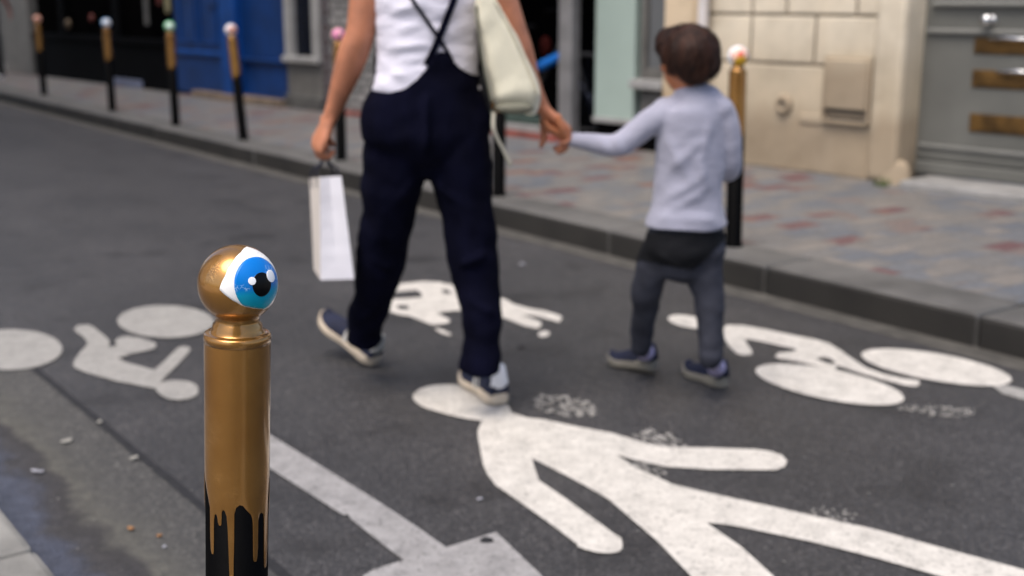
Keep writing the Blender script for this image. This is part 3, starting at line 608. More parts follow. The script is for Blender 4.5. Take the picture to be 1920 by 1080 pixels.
# C: blue shopfront
sC0, sC1 = fs(333), fs(537)
rC = bldg('blue_shopfront', (sC0+sC1)/2, 'bright blue painted shopfront with panelled doors')
upper(rC, sC0, sC1, m_plaster, 2)
a1, a2 = fs(424), fs(453); zr = fz(430, 104)
obj('door_panel', fbox(sC0, a1, ZP+.03, zr-.02, .02, .3, .01), m_blue, rC); obj('door_panel', fbox(sC0, a1, zr+.03, ZH, .02, .3, .01), m_blue, rC)
obj('rail', fbox(sC0, a1, zr-.02, zr+.03, .05, .3, .012), m_blue_light, rC)
obj('post', fbox(a1, a2, ZP+.03, ZH, .07, .3, .015), m_blue_light, rC)
obj('door_panel', fbox(a2, sC1, ZP+.05, zr-.05, -.02, .3, .01), m_blue, rC); obj('door_panel', fbox(a2, sC1, zr-.01, ZH, -.02, .3, .01), m_blue, rC)
obj('rail', fbox(a2, sC1, zr-.05, zr-.01, .02, .3, .01), m_blue, rC)
for q0, q1 in ((.12, .46), (.54, .88)):
    sa, sb = sC0+(a1-sC0)*q0, sC0+(a1-sC0)*q1
    obj('moulding', join(fbox(sa, sb, zr+.12, zr+.14, .035, 0), fbox(sa, sb, zr+.9, zr+.92, .035, 0), fbox(sa, sa+.02, zr+.14, zr+.9, .035, 0), fbox(sb-.02, sb, zr+.14, zr+.9, .035, 0)), m_blue_light, rC)
s_, z_ = FP(402, 10); obj('letter_slot', fbox(s_-.12, s_+.12, z_-.02, z_+.05, .035, 0, .006), m_blue, rC)
obj('step', fbox(fs(372), sC1, ZP-.01, ZP+.07, .12, .3, .012), m_step, rC)
# D: grey framed building, brick pier, dark opening, pale green panel, grey window
sD0, sD1 = sC1, fs(1252)
rD = bldg('grey_shop_building', (sD0+sD1)/2, 'shop building behind the walkers with grey window frames, brick pier and dark open front')
upper(rD, sD0, sD1, m_plaster, 5)
p1 = fs(602); zs0, zs1 = fz(570, 118), fz(570, 106)
obj('wall_panel', fbox(sD0, p1, ZP, zs0, .0, .3, .01), m_gpaint, rD)
obj('plinth', fbox(sD0-.01, p1+.01, ZP, ZP+.13, .035, -.001, .01), m_gpaint_d, rD)
obj('sill', fbox(sD0-.01, p1+.01, zs0, zs1, .06, .3, .012), m_gpaint_l, rD)
wn_ = obj('window', fbox(fs(549), fs(588), zs1, ZH, -.05, .07), m_glass, rD)
obj('frame', join(fbox(sD0, fs(549), zs1, ZH, .02, .3, .008), fbox(fs(588), p1, zs1, ZH, .02, .3, .008)), m_gpaint_l, wn_)
obj('brick_strip', fbox(p1, fs(622), ZP, ZH, -.01, .3), m_dbrick, rD)
obj('brick_pier', fbox(fs(622), fs(722), ZP, ZH, .01, .3), m_brick, rD)
o0, o1 = fs(722), fs(1112)
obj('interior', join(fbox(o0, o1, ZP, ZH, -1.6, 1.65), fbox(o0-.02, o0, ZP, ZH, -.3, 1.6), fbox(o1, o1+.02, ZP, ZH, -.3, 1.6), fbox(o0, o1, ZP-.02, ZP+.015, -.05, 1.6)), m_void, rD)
zl0, zl1, zl2 = fz(1000, 257), fz(1000, 247), fz(1000, 236)
obj('red_threshold', fbox(fs(640, 215), o1, ZP-.02, zl1-.005, .06, -.012, .005), m_red, rD)
obj('sill', fbox(fs(722), fs(1045), ZP-.02, zl2, .010, .12, .006), m_sill, rD)
obj('sill_board', fbox(fs(722), fs(1045), zl2, zl2+.06, -.03, .16, .006), M('dark_green_paint', (.03, .05, .04), .6), rD)
sp0, sp1 = fs(1046), fs(1071)
obj('post', fbox(sp0, sp1, ZP, ZH, .0, .10, .012), m_metal, rD)
g0, g1 = fs(1112), fs(1186)
obj('green_panel', fbox(g0, g1, fz(1150, 232), ZH, -.02, .3, .008), m_green, rD)
obj('green_panel_trim', fbox(g0, g1, fz(1150, 232)+.001, fz(1150, 222), .0, .019, .004), m_gpaint_l, rD)
obj('plinth', fbox(g0, fs(1252), ZP-.02, fz(1150, 233), -.05, .3), m_black, rD)
k0, k1 = fs(1197), fs(1246)
obj('reveal', join(fbox(g1, k0, fz(1150, 233), ZH, -.1, .3), fbox(k1, sD1, fz(1150, 233), ZH, -.1, .3)), m_black, rD)
zw = fz(1220, 168); zw1 = fz(1220, 150)
obj('wall_panel', fbox(k0, k1, fz(1150, 233), zw-.02, -.03, .3, .01), m_gpaint, rD)
obj('sill', fbox(fs(1188), fs(1250), zw, zw1, .05, .25, .01), m_gpaint_l, rD)
w2 = obj('window', fbox(k0+.04, k1-.04, zw1+.08, ZH, -.07, .3), M('grey_glass', (.11, .115, .12), .25, var=.1, scale=2, bump=0), rD)
obj('frame', join(fbox(k0, k0+.04, zw1, ZH, -.03, .3), fbox(k1-.04, k1, zw1, ZH, -.03, .3), fbox(k0+.04, k1-.04, zw1, zw1+.08, -.04, .3)), m_gpaint, w2)
# E: stone building
sE0, sE1, sE2 = sD1, fs(1735, 150), fs(2350, 150)
rE = bldg('stone_building', (sE0+sE1)/2, 'cream limestone building with grey door at the right of the photo')
upper(rE, sE0, sE2, m_stone, 3)
pl1 = fs(1322)
obj('pilaster', join(fbox(sE0, pl1, ZP, ZH, .05, .3, .015), fbox(sE0-.0+.06, pl1-.06, ZP+.5, ZH-.3, .065, -.04, .01)), m_stone2, rE)
bs0, bs1 = fs(1342), fs(1640)
zj1, zj2 = fz(1480, 28), fz(1480, 120)
obj('wall', fbox(pl1, bs1+.02, ZP, ZH, -.02, .35), m_joint, rE)
g_ = .009
rows = [(ZP, zj2, []), (zj2, zj1, [1408, 1528]), (zj1, zj1+.42, [1408, 1472, 1603]), (zj1+.42, zj1+.84, [1440, 1540]), (zj1+.84, ZH, [1400, 1500, 1600])]
vf = []
for z0, z1_, js in rows:
    ss = [pl1]+[fs(j, 70) for j in js]+[bs1+.01]
    for a, b in zip(ss[:-1], ss[1:]): vf.append(fbox(a+g_, b-g_, z0+(g_ if z0 > ZP else 0), z1_-g_, .0, .019, .009))
obj('stone_blocks', join(*vf), m_stone, rE)
sj = fs(1690, 150, .04); dep = .02
while dep < 1.2 and proj_x(fpt(sj, -dep, 1.0)) < 1733: dep += .01
obj('pilaster', fbox(bs1+.012, sj, ZP, ZH, .04, .9, .035), m_stone, rE)
gs, gz = FP(1690, 330)
obj('guard_stone', fuse([limb([(fpt(gs-.05, .0, ZP-.05), .12, .07), (fpt(gs-.05, -.01, ZP+.03), .11, .06), (fpt(gs-.05, -.015, ZP+.10), .09, .05)], side=FD)], .012, 4)[:2], m_stone, rE, smooth=True)
# stain-coloured repair band
obj('repair_patch', fuse([fbox(fs(1500, 222), fs(1552, 222), fz(1520, 232), fz(1520, 214), .012, .0, .005)], .004, 5)[:2], m_stone, rE, smooth=True)
dd0 = sj+.001; DO = dep-.10; zd = lambda y: fz(1830, y, -dep)
dr = obj('door', fbox(dd0, sE2, zd(300)-.02, ZH-.1, -DO-.10, DO+.16, .0), m_door, rE)
obj('bottom_rail', fbox(dd0, sE2, ZP+.05, zd(300)-.035, -DO-.085, DO+.16, .012), m_door, dr)
obj('door_moulding', join(fbox(dd0+.02, sE2, zd(64), zd(55), -DO-.07, DO+.1, .008), fbox(dd0+.05, sE2, zd(12), zd(3), -DO-.06, DO+.1, .01), fbox(dd0+.02, sE2, zd(285)+.0, zd(278), -DO-.085, DO+.1, .006)), m_door_l, dr)
obj('door_groove', fbox(dd0, sE2, zd(300)-.036, zd(300)-.019, -DO-.115, DO+.15), m_gpaint_d, dr)
for (ya, yb, xa) in ((70, 100, 1829), (130, 163, 1825), (212, 246, 1820)):
    s0, zt = FP(xa, ya, -dep); _, zb_ = FP(xa, yb, -dep)
    lp = obj('letter_plate', fbox(s0, s0+.55, zb_, zt, -DO-.09, DO+.10, .005), m_brass, dr)
    obj('flap', fbox(s0+.05, s0+.50, zb_+.018, zt-.018, -DO-.084, DO+.09, .003), m_brass, lp)
    if ya < 200: obj('flap_handle', tube([(fpt(s0+.10+.06*(ya > 100), -DO-.07, zt-.004), .008), (fpt(s0+.2+.1*(ya > 100), -DO-.055, zt+.002), .012), (fpt(s0+.34, -DO-.07, zt-.004), .008)], 10), m_chrome, lp, smooth=True)
ks, kz = FP(1858, 38, -dep)
obj('knob', join(lathe([(.012, 0), (.012, .03), (.03, .045), (.036, .06), (.03, .078), (.012, .086)], fpt(ks, -DO-.10, kz), FN, 24), lathe([(.035, 0), (.035, .006), (.02, .012)], fpt(ks, -DO-.10, kz), FN, 24)), m_chrome, dr, smooth=True)
obj('step', fbox(fs(1712, 345), sE2, ZP-.03, ZP+.045, .16, dep, .015), m_sill, rE)
# wall fittings
ps = fs(1331, 60)
dp = obj('drainpipe', lathe([(.036, ZP), (.036, 6)], fpt(ps, .075, 0), Z, 20), m_pipe, org=fpt(ps, .075, ZP), label='white drainpipe on the wall behind the child', cat='pipe', smooth=False)
for zz_ in (.5, 1.9): obj('bracket', lathe([(.042, zz_), (.042, zz_+.04)], fpt(ps, .075, 0), Z, 20), m_pipe, dp)
cs0, ct = FP(1556, 110); cs1, cb = FP(1628, 208)
cp_ = empty('utility_cover', fpt((cs0+cs1)/2, .01, cb-.08), 'cream painted square cover box on the stone wall', 'cover')
obj('cover_plate', fbox(cs0, cs1, cb, ct, .045, -.002, .008), m_stone, cp_)
obj('frame', join(fbox(cs0-.02, cs1+.025, ct, ct+.02, .03, -.002), fbox(cs0-.02, cs0, cb-.08, ct, .03, -.002), fbox(cs1, cs1+.025, cb-.08, ct, .03, -.002), fbox(cs0, cs1, cb-.09, cb-.07, .035, -.002, .004)), m_stone, cp_)
obj('slot', fbox(cs0, cs1, cb-.069, cb-.001, .006, -.002), m_gpaint_d, cp_)
obj('slot_bar', fbox(cs0+.01, cs1-.02, cb-.05, cb-.025, .018, -.006, .003), m_stone, cp_)
vs_, vz_ = FP(1471, 196)
vt = empty('wall_vent', fpt(vs_, 0, vz_-.06), 'round cream vent cap low on the stone wall', 'vent')
obj('cap', lathe([(.068, 0), (.066, .012), (.052, .03), (.034, .034), (.026, .02), (.024, .012)], fpt(vs_, .001, vz_), FN, 32), m_stone, vt, smooth=True)
obj('hole', lathe([(.018, 0), (.016, .0215), (.002, .022)], fpt(vs_, .001, vz_), FN, 20), m_joint, vt)
# unseen houses added behind the camera to block horizon sky, gap left for sun
def added_house(x0, x1, yf, zt, mat, lab):
    r = empty('building', ((x0+x1)/2, yf, .05), lab, 'building')
    obj('wall', abox(x0, x1, yf-6, yf, -.3, zt), mat, r); n = int((x1-x0)/2.2)
    for k in range(n):
        c = x0+(k+.5)*(x1-x0)/n
        for z in (.9, 4.2, 7.4):
            w_ = obj('window', abox(c-.5, c+.5, yf+.001, yf+.03, z, z+1.9, .01), m_glass, r)
            obj('frame', join(abox(c-.6, c-.5, yf+.001, yf+.07, z-.1, z+2), abox(c+.5, c+.6, yf+.001, yf+.07, z-.1, z+2), abox(c-.5, c+.5, yf+.001, yf+.07, z+1.9, z+2), abox(c-.5, c+.5, yf+.001, yf+.1, z-.1, z)), m_gpaint_l, w_)
    obj('cornice', abox(x0, x1, yf+.001, yf+.25, 3.3, 3.5, .03), mat, r)
added_house(-24, -8.5, -1.9, 12, m_stone, 'unseen stone house added on the near side to block sky light, behind and left of the photographer')
added_house(7, 18, -1.9, 12.5, m_plaster, 'unseen plastered house added on the near side to block sky light, behind and right of the photographer')
# bicycle inside the dark opening
def bicycle():
    s1_, s2_ = fs(985, 170, -.5), fs(1092, 170, -.5); out = -.55; zc = ZP+.33
    r = empty('bicycle', fpt((s1_+s2_)/2, out, ZP), 'dark bicycle with blue tube standing inside the open shop front', 'bicycle')
    mb = M('blue_enamel', (.01, .14, .5), .3); mt = M('tyre_rubber', (.012, .012, .014), .8); ms = M('spoke_steel', (.05, .06, .1), .4, .8)
    for s in (s2_-1.02, s2_):
        c = fpt(s, out, zc); n = 36
        ty = tube([(c+FD*(.31*math.cos(a))+Z*(.31*math.sin(a)), .018) for a in (2*math.pi*k/n for k in range(n+1))], 8, dome=False)
        w_ = obj('wheel', ty, mt, r, smooth=True)
        obj('spokes', join(*[tube([(c, .0015), (c+FD*(.3*math.cos(a))+Z*(.3*math.sin(a)), .0015)], 4, dome=False) for a in (math.pi*k/8 for k in range(16))]), ms, w_)
    a, b = s2_-1.02, s2_; P = lambda s, z: fpt(s, out, z)
    hb, bb, st = P(b-.22, ZP+.86), P(a+.42, ZP+.3), P(a+.28, ZP+.80)
    obj('frame', join(tube([(bb, .02), (st, .018)], 10), tube([(bb, .02), (P(a, zc), .012)], 8), tube([(st, .012), (P(a, zc), .01)], 8), tube([(hb, .018), (P(b, zc), .012)], 8), tube([(bb, .02), (hb, .02)], 10)), M('black_enamel', (.01, .01, .012), .4), r, smooth=True)
    q0, q1 = FP(1008, 124, -.4), FP(1052, 100, -.4)
    obj('top_tube', tube([(fpt(q0[0], -.45, q0[1]), .045), (fpt(q1[0], -.45, q1[1]), .035)], 12), mb, r, smooth=True)
    obj('saddle', ball(st+Z*.04, .13, .06, .03, FD, FN), m_black, r, smooth=True)
    obj('handlebar', tube([(hb+FN*.25+Z*.12, .013), (hb+Z*.14, .013), (hb-FN*.25+Z*.12, .013)], 8), m_black, r, smooth=True)
    q = FP(1072, 155, -.4); obj('reflector', ball(fpt(q[0], -.4, q[1]), .022, .015, .022, FD, FN, Z, 8), M('orange_reflector', (.6, .12, .02), .3), r, smooth=True)
bicycle()
s_, z_ = FP(1015, 90, -.7); obj('shop_bag', ball(fpt(s_, -.75, z_), .06, .05, .10, FD, FN, Z, 10), M('dim_red_cloth', (.03, .005, .004), .9, spec=.05), org=fpt(s_, -.75, z_-.10), label='dim dark red bag hanging inside the open shop front', cat='bag', smooth=True)
# weeds at the stone wall foot
wv = []
for k in range(40):
    s, z = FP(1683+rnd.uniform(-9, 9), 338); b_ = fpt(s, rnd.uniform(.12, .2), ZP); t_ = b_+Vector((rnd.uniform(-.03, .03), rnd.uniform(-.03, .03), rnd.uniform(.02, .07))); w_ = FD*.005
    wv.append(([b_-w_, b_+w_, t_], [(0, 1, 2)]))
obj('weed_tuft', join(*wv), m_moss2, org=fpt(fs(1683, 338), .16, ZP), label='small green weed tuft at the foot of the stone wall', cat='weed')

# ---------------------------------------------------------------- bollards
CB = V(445.5, 532, 1.4)
RB = .0458; CB = CAM+ray(445.5, 532)*(2300*RB/73.5*.994)
def cap_dir(e, r, u, th, b): return e*math.cos(th)+(r*math.cos(b)+u*math.sin(b))*math.sin(th)
def sphere_patch(c, rad, e, r, u, rfun, thick=.0005, nr=14, nb=72):
    Vs = [c+e*rad]; Fs = []
    for i in range(1, nr+1):
        for j in range(nb):
            b = 2*math.pi*j/nb; Vs.append(c+cap_dir(e, r, u, rfun(b)*i/nr, b)*rad)
    for j in range(nb): Fs.append((0, 1+j, 1+(j+1) % nb))
    for i in range(nr-1):
        for j in range(nb):
            k = (j+1) % nb; Fs.append((1+i*nb+j, 1+(i+1)*nb+j, 1+(i+1)*nb+k, 1+i*nb+k))
    n = len(Vs)
    for j in range(nb): Vs.append(c+(Vs[1+(nr-1)*nb+j]-c).normalized()*(rad-thick))
    for j in range(nb):
        k = (j+1) % nb; Fs.append((1+(nr-1)*nb+j, n+j, n+k, 1+(nr-1)*nb+k))
    return Vs, Fs
def circ(deg): return lambda b: R(deg)
LID = [(-9, 63), (14, 56), (40, 54), (68, 58), (90, 68), (112, 56.5), (140, 53), (166, 55), (189, 63), (204, 53.5), (220, 45.6), (249.6, 38.7), (265, 38), (281, 39.7), (309, 49), (330, 55), (351, 63)]
def lid(b):
    d = math.degrees(b)
    while d < -9: d += 360
    while d > 351: d -= 360
    for (a, x), (c, y) in zip(LID[:-1], LID[1:]):
        if a <= d <= c: return R(x+(y-x)*(d-a)/(c-a))
    return R(60)
DR = sorted([(72, 110), (90, 200), (110, 300), (128, 400), (131, 800), (140, 838), (155, 838), (161, 800), (163, 500), (170, 430), (182, 418), (195, 440), (203, 500), (213, 525), (230, 522), (236.5, 500), (239, 385), (250, 360), (265, 366), (285, 420), (296, 560), (305, 800), (316, 1120), (324, 1420), (350, 1440), (358, 1380), (356, 620), (359, 400), (375, 333), (410, 305), (440, 315), (480, 368), (520, 420), (538, 480), (543, 880), (556, 912), (576, 912), (587, 860), (588, 520), (600, 450), (620, 432), (640, 455), (648, 540), (652, 1000), (660, 1033), (676, 1030), (680, 900), (682, 400), (690, 230), (700, 190)])
def drip(zx):
    if zx <= DR[0][0]: return DR[0][1]
    for (a, x), (c, y) in zip(DR[:-1], DR[1:]):
        if a <= zx <= c: return x+(y-x)*((zx-a)/(c-a) if c > a else 0)
    return DR[-1][1]
# profile above the post shoulder, relative to ball centre
def bollard(name, base, top_c, label, group, style, near=False, rb=RB, rp=.0385):
    base = Vector(base); ax = (Vector(top_c)-base).normalized(); Lc = (Vector(top_c)-base).length
    root = empty(name, base, label, 'bollard', group)
    zsh = Lc-rb*1.235                       # shoulder top
    seg = 96 if near else 28
    prof = [(rp+.004, 0), (rp+.004, .012), (rp-.001, .016), (rp-.001, zsh-.012)]
    # facing frame
    tocam = (CAM-Vector(top_c)).normalized(); right = up.cross(tocam).normalized(); upv = tocam.cross(right)
    sx = (X-ax*X.dot(ax)).normalized(); sy = ax.cross(sx)
    obj('post', lathe(prof, base, ax, seg), m_iron, root, smooth=True)
    # gold coat with dripping lower edge
    cols = 720 if near else 60; Vs, Fs = [], []; nz = 24 if near else 4; rr = rp
    th_cam = math.atan2(tocam.dot(sy), tocam.dot(sx))
    for j in range(cols):
        a = 2*math.pi*j/cols; rel = (a-th_cam+math.pi) % (2*math.pi)-math.pi
        if near:
            # image x across the post: rel>0 lies to camera right
            if abs(rel) < math.pi/2*.985: zx = 386+314*math.sin(rel); yb = drip(zx)
            else:
                t = (abs(rel)-math.pi/2)/(math.pi/2); yb = (110 if rel < 0 else 190)+900*max(0, math.sin(t*19+1)-.4)*(.6+.4*math.sin(t*7))
            zb_ = zsh-((870+yb/5.143)-617)/1535
        else: zb_ = zsh*.68-.035+.03*math.sin(a*5)*math.sin(a*3+1)
        for i in range(nz+1):
            z = zb_+(zsh-.012-zb_)*i/nz; r_ = rr-(.0006 if i == 0 else 0)
            Vs.append(base+ax*z+(sx*math.cos(a)+sy*math.sin(a))*r_)
    for j in range(cols):
        k = (j+1) % cols
        for i in range(nz): Fs.append((j*(nz+1)+i, k*(nz+1)+i, k*(nz+1)+i+1, j*(nz+1)+i+1))
    obj('gold_coat', (Vs, Fs), m_gold, root, smooth=True)
    # collar, neck and ball
    rn = rb*.545; pr = [(rp-.002, zsh-.013), (rp+.0003, zsh-.0125), (rp+.0006, zsh-.006), (rp-.0003, zsh-.003), (rp-.003, zsh-.0012), (rp-.006, zsh-.0018)]
    pr += [(rp-.0075, zsh+.0005), (rp-.0095, zsh+.004), (rn+.0035, zsh+.0085), (rn+.001, zsh+.0115), (rn+.0005, zsh+.0135)]
    a0 = math.asin(min(.999, (rn+.0005)/rb)); n = 40 if near else 14
    for i in range(n+1):
        a = math.pi-a0-(math.pi-a0)*i/n; pr.append((max(.0002, rb*math.sin(a)), Lc+rb*math.cos(a)))
    c = base+ax*Lc
    bcol, ecol, icol = style
    k = next(i for i, q in enumerate(pr) if q[1] > zsh+.0135) if not near else len(pr)
    fin = obj('finial', lathe(pr[:k+1] if not near else pr, base, ax, seg), m_gold, root, smooth=True)
    if not near: bl = obj('ball', lathe(pr[k:], base, ax, seg), bcol, root, smooth=True)
    else: bl = fin
    if near: e = (right*.6+tocam*.8).normalized()
    else: e = (right*rnd.uniform(-.1, .35)+tocam*.85+upv*rnd.uniform(.05, .3)).normalized()
    u_ = (upv-e*upv.dot(e)).normalized(); r_ = u_.cross(e)
    if near:
        obj('eye_white', sphere_patch(c, rb+.0004, e, r_, u_, lid, nb=144), m_eyew, bl, smooth=True)
        obj('iris', sphere_patch(c, rb+.0007, e, r_, u_, lambda b: min(R(41.5), lid(b)-R(1.3)), nb=144), iris((c-base).z), bl, smooth=True)
        def at(nx, ny, deg, off, mat, nm, dx=1.):
            d = (right*nx+upv*ny+tocam*math.sqrt(max(0, 1-nx*nx-ny*ny))).normalized(); uu = (upv-d*upv.dot(d)).normalized(); q = uu.cross(d)
            obj(nm, sphere_patch(c, rb+off, d, q, uu, lambda b: R(deg)*(1/math.sqrt((math.cos(b)/dx)**2+math.sin(b)**2))), mat, bl, smooth=True)
        at(.60, -.018, 17.2, .0010, m_pupil, 'pupil', .95)
        at(.343, .065, 5.6, .0013, m_catch, 'highlight'); at(.80, .19, 8.9, .0013, m_catch, 'highlight', 1.05)
    else:
        obj('painted_eye', sphere_patch(c, rb+.0006, e, r_, u_, lambda b: R(58)*(1-.25*abs(math.sin(b))), nb=32, nr=6), ecol, bl, smooth=True)
        obj('painted_iris', sphere_patch(c, rb+.0012, e, r_, u_, circ(15 if bcol is pc['white'] and icol is pc['red'] else 26), nb=24, nr=4), icol, bl, smooth=True)
    return root
lat = -.2237*1.628; dbase = CB.dot(fh)
base_n = fh*(dbase)+rg*lat; base_n.z = .05
bollard('bollard', base_n, CB, 'golden bollard in the foreground with a large blue eye painted on its ball', 'painted bollards', (m_gold, m_gold, m_gold), near=True)
def P_(n, c): return M(n, c, .35, var=.1, bump=.05)
pc = {'copper': P_('copper_paint', (.50, .20, .12)), 'blue': P_('pale_blue_paint', (.12, .33, .62)), 'white': P_('ball_white_paint', (.8, .8, .82)), 'green': P_('green_paint', (.06, .36, .16)), 'mint': P_('mint_paint', (.45, .75, .5)),
      'pink': P_('pink_paint', (.60, .36, .31)), 'magenta': P_('magenta_paint', (.7, .12, .45)), 'red': P_('ball_red_paint', (.65, .06, .03)), 'yellow': P_('yellow_paint', (.60, .34, .02)), 'salmon': P_('salmon_paint', (.75, .45, .36))}
fb = [(83, 178, 70, 'copper', 'salmon', 'copper', 'far bollard with copper coloured ball, leftmost of the row'),
      (211, 208, 199, 'blue', 'white', 'white', 'far bollard with pale blue and white ball before the black shopfront'),
      (330, 235, 318, 'green', 'mint', 'white', 'far bollard with green ball at the left edge of the blue shopfront'),
      (457, 262, 433, 'white', 'pink', 'copper', 'far bollard with pink and white ball before the blue shopfront'),
      (640, 300, 634, 'pink', 'magenta', 'pink', 'far bollard with magenta ball beside the hand carrying the paper bag'),
      (935, 367, 937, 'gold', 'white', 'blue', 'far bollard mostly hidden behind the navy trousers'),
      (1375, 462, 1384, 'white', 'salmon', 'red', 'far bollard with white, red and yellow ball behind the child')]
pc['gold'] = m_gold
for bx, by, tx, c1, c2, c3, lb in fb:
    b_ = G(bx, by, .118); h_ = .845
    d_ = (b_.dot(fh)); ty = {1384: 106}.get(tx, None)
    t0 = b_+Z*h_; v = t0-CAM; cur = 960+F*v.dot(rg)/v.dot(fw); t_ = t0+rg*((tx-cur)*v.dot(fw)/F)
    rt_ = bollard('bollard', b_, t_, lb, 'painted bollards', (pc[c1], pc[c2], pc[c3]))
    if tx == 1384:
        for o_ in list(rt_.children):
            if o_.name.startswith('ball'):
                tc_ = (CAM-t_).normalized(); rr_ = up.cross(tc_).normalized(); uu_ = tc_.cross(rr_); e_ = (tc_*.7+rr_*.25-uu_*.65).normalized(); u2 = (uu_-e_*uu_.dot(e_)).normalized()
                obj('yellow_patch', sphere_patch(t_, RB+.0009, e_, u2.cross(e_), u2, circ(42), nb=32, nr=6), pc['yellow'], o_, smooth=True)

# ---------------------------------------------------------------- people
def hand(w, d, n, s, curl, k=1., fan=.12, th=(.55, .7, .3), order=1, curls=None):
    """w wrist, d finger direction, n palm normal (fingers curl to it), s thumb side"""
    d, n, s = Vector(d).normalized(), Vector(n), Vector(s); n = (n-d*n.dot(d)).normalized(); s = (s-d*s.dot(d)-n*s.dot(n)).normalized()
    out = [tube([(w-d*.02*k, .021*k, .016*k, s), (w+d*.01*k, .024*k, .016*k, s), (w+d*.045*k, .036*k, .0155*k, s), (w+d*.078*k, .038*k, .013*k, s), (w+d*.086*k, .035*k, .011*k, s)], 18)]
    for i, (off, L, r) in enumerate(((.0295, .068, .0083), (.0098, .077, .0086), (-.0098, .072, .0083), (-.0285, .056, .0074))):
        p = w+d*(.082-.004*abs(i-1))*k+s*off*k; a = (curls[i] if curls else curl)*.55; pts = [(p-d*.02*k, r*1.05*k), (p, r*1.05*k)]; dd0 = (d+s*(off/.03*fan)).normalized()
        for f_ in (.44, .31, .25):
            dd = dd0*math.cos(a)+n*math.sin(a); p = p+dd*(L*f_*k); r *= .93; pts.append((p, r*k)); a += curls[i] if curls else curl
        out.append(limb(pts, 2, 10))
    p = w+d*.015*k+s*.02*k; dd = (d*th[0]+s*th[1]+n*th[2]).normalized(); q = p+dd*.036*k; dd2 = (dd+d*.35+n*.35-s*.1).normalized()
    out.append(limb([(p-dd*.006*k, .014*k), (q, .0115*k), (q+dd2*.028*k, .0098*k), (q+(dd2+n*.3).normalized()*.05*k, .0075*k)], 3, 10))
    return out
def head(c, f, r, k, skin_extra=()):
    """c centre of skull, f facing, r right"""
    u = Z; o = []
    o.append(ball(c, .072*k, .092*k, .095*k, r, f, u)); o.append(ball(c+f*.028*k-u*.05*k, .055*k, .06*k, .06*k, r, f, u))
    o.append(ball(c+f*.068*k-u*.092*k, .022*k, .02*k, .018*k, r, f, u, 8))                     # chin
    o.append(limb([(c+f*.085*k-u*.008*k, .007*k), (c+f*.1*k-u*.034*k, .011*k), (c+f*.096*k-u*.044*k, .012*k)], 2, 8))   # nose
    for q in (-1, 1):
        o.append(ball(c+r*(q*.074*k)-u*.02*k-f*.004*k, .007*k, .017*k, .028*k, r, f, u, 8))     # ear
        o.append(ball(c+r*(q*.03*k)+f*.08*k+u*.004*k, .02*k, .012*k, .006*k, r, f, u, 8))       # brow
        o.append(ball(c+r*(q*.03*k)+f*.078*k-u*.035*k, .022*k, .016*k, .02*k, r, f, u, 8))      # cheek
    o.append(ball(c+f*.088*k-u*.066*k, .021*k, .01*k, .006*k, r, f, u, 8)); o.append(ball(c+f*.086*k-u*.076*k, .018*k, .01*k, .006*k, r, f, u, 8))
    return o
def face_parts(root, body_o, c, f, r, k):
    ew = M('sclera', (.7, .68, .65), .3, var=.02); ei = M('brown_iris', (.05, .025, .01), .2); lp = M('lips', (.4, .11, .09), .5)
    for q in (-1, 1):
        e = obj('eye', ball(c+r*(q*.03*k)+f*.078*k-Z*.012*k, .012*k, .012*k, .009*k, r, f, Z, 8), ew, body_o, smooth=True)
    obj('mouth', ball(c+f*.0955*k-Z*.071*k, .02*k, .005*k, .005*k, r, f, Z, 8), lp, body_o, smooth=True)
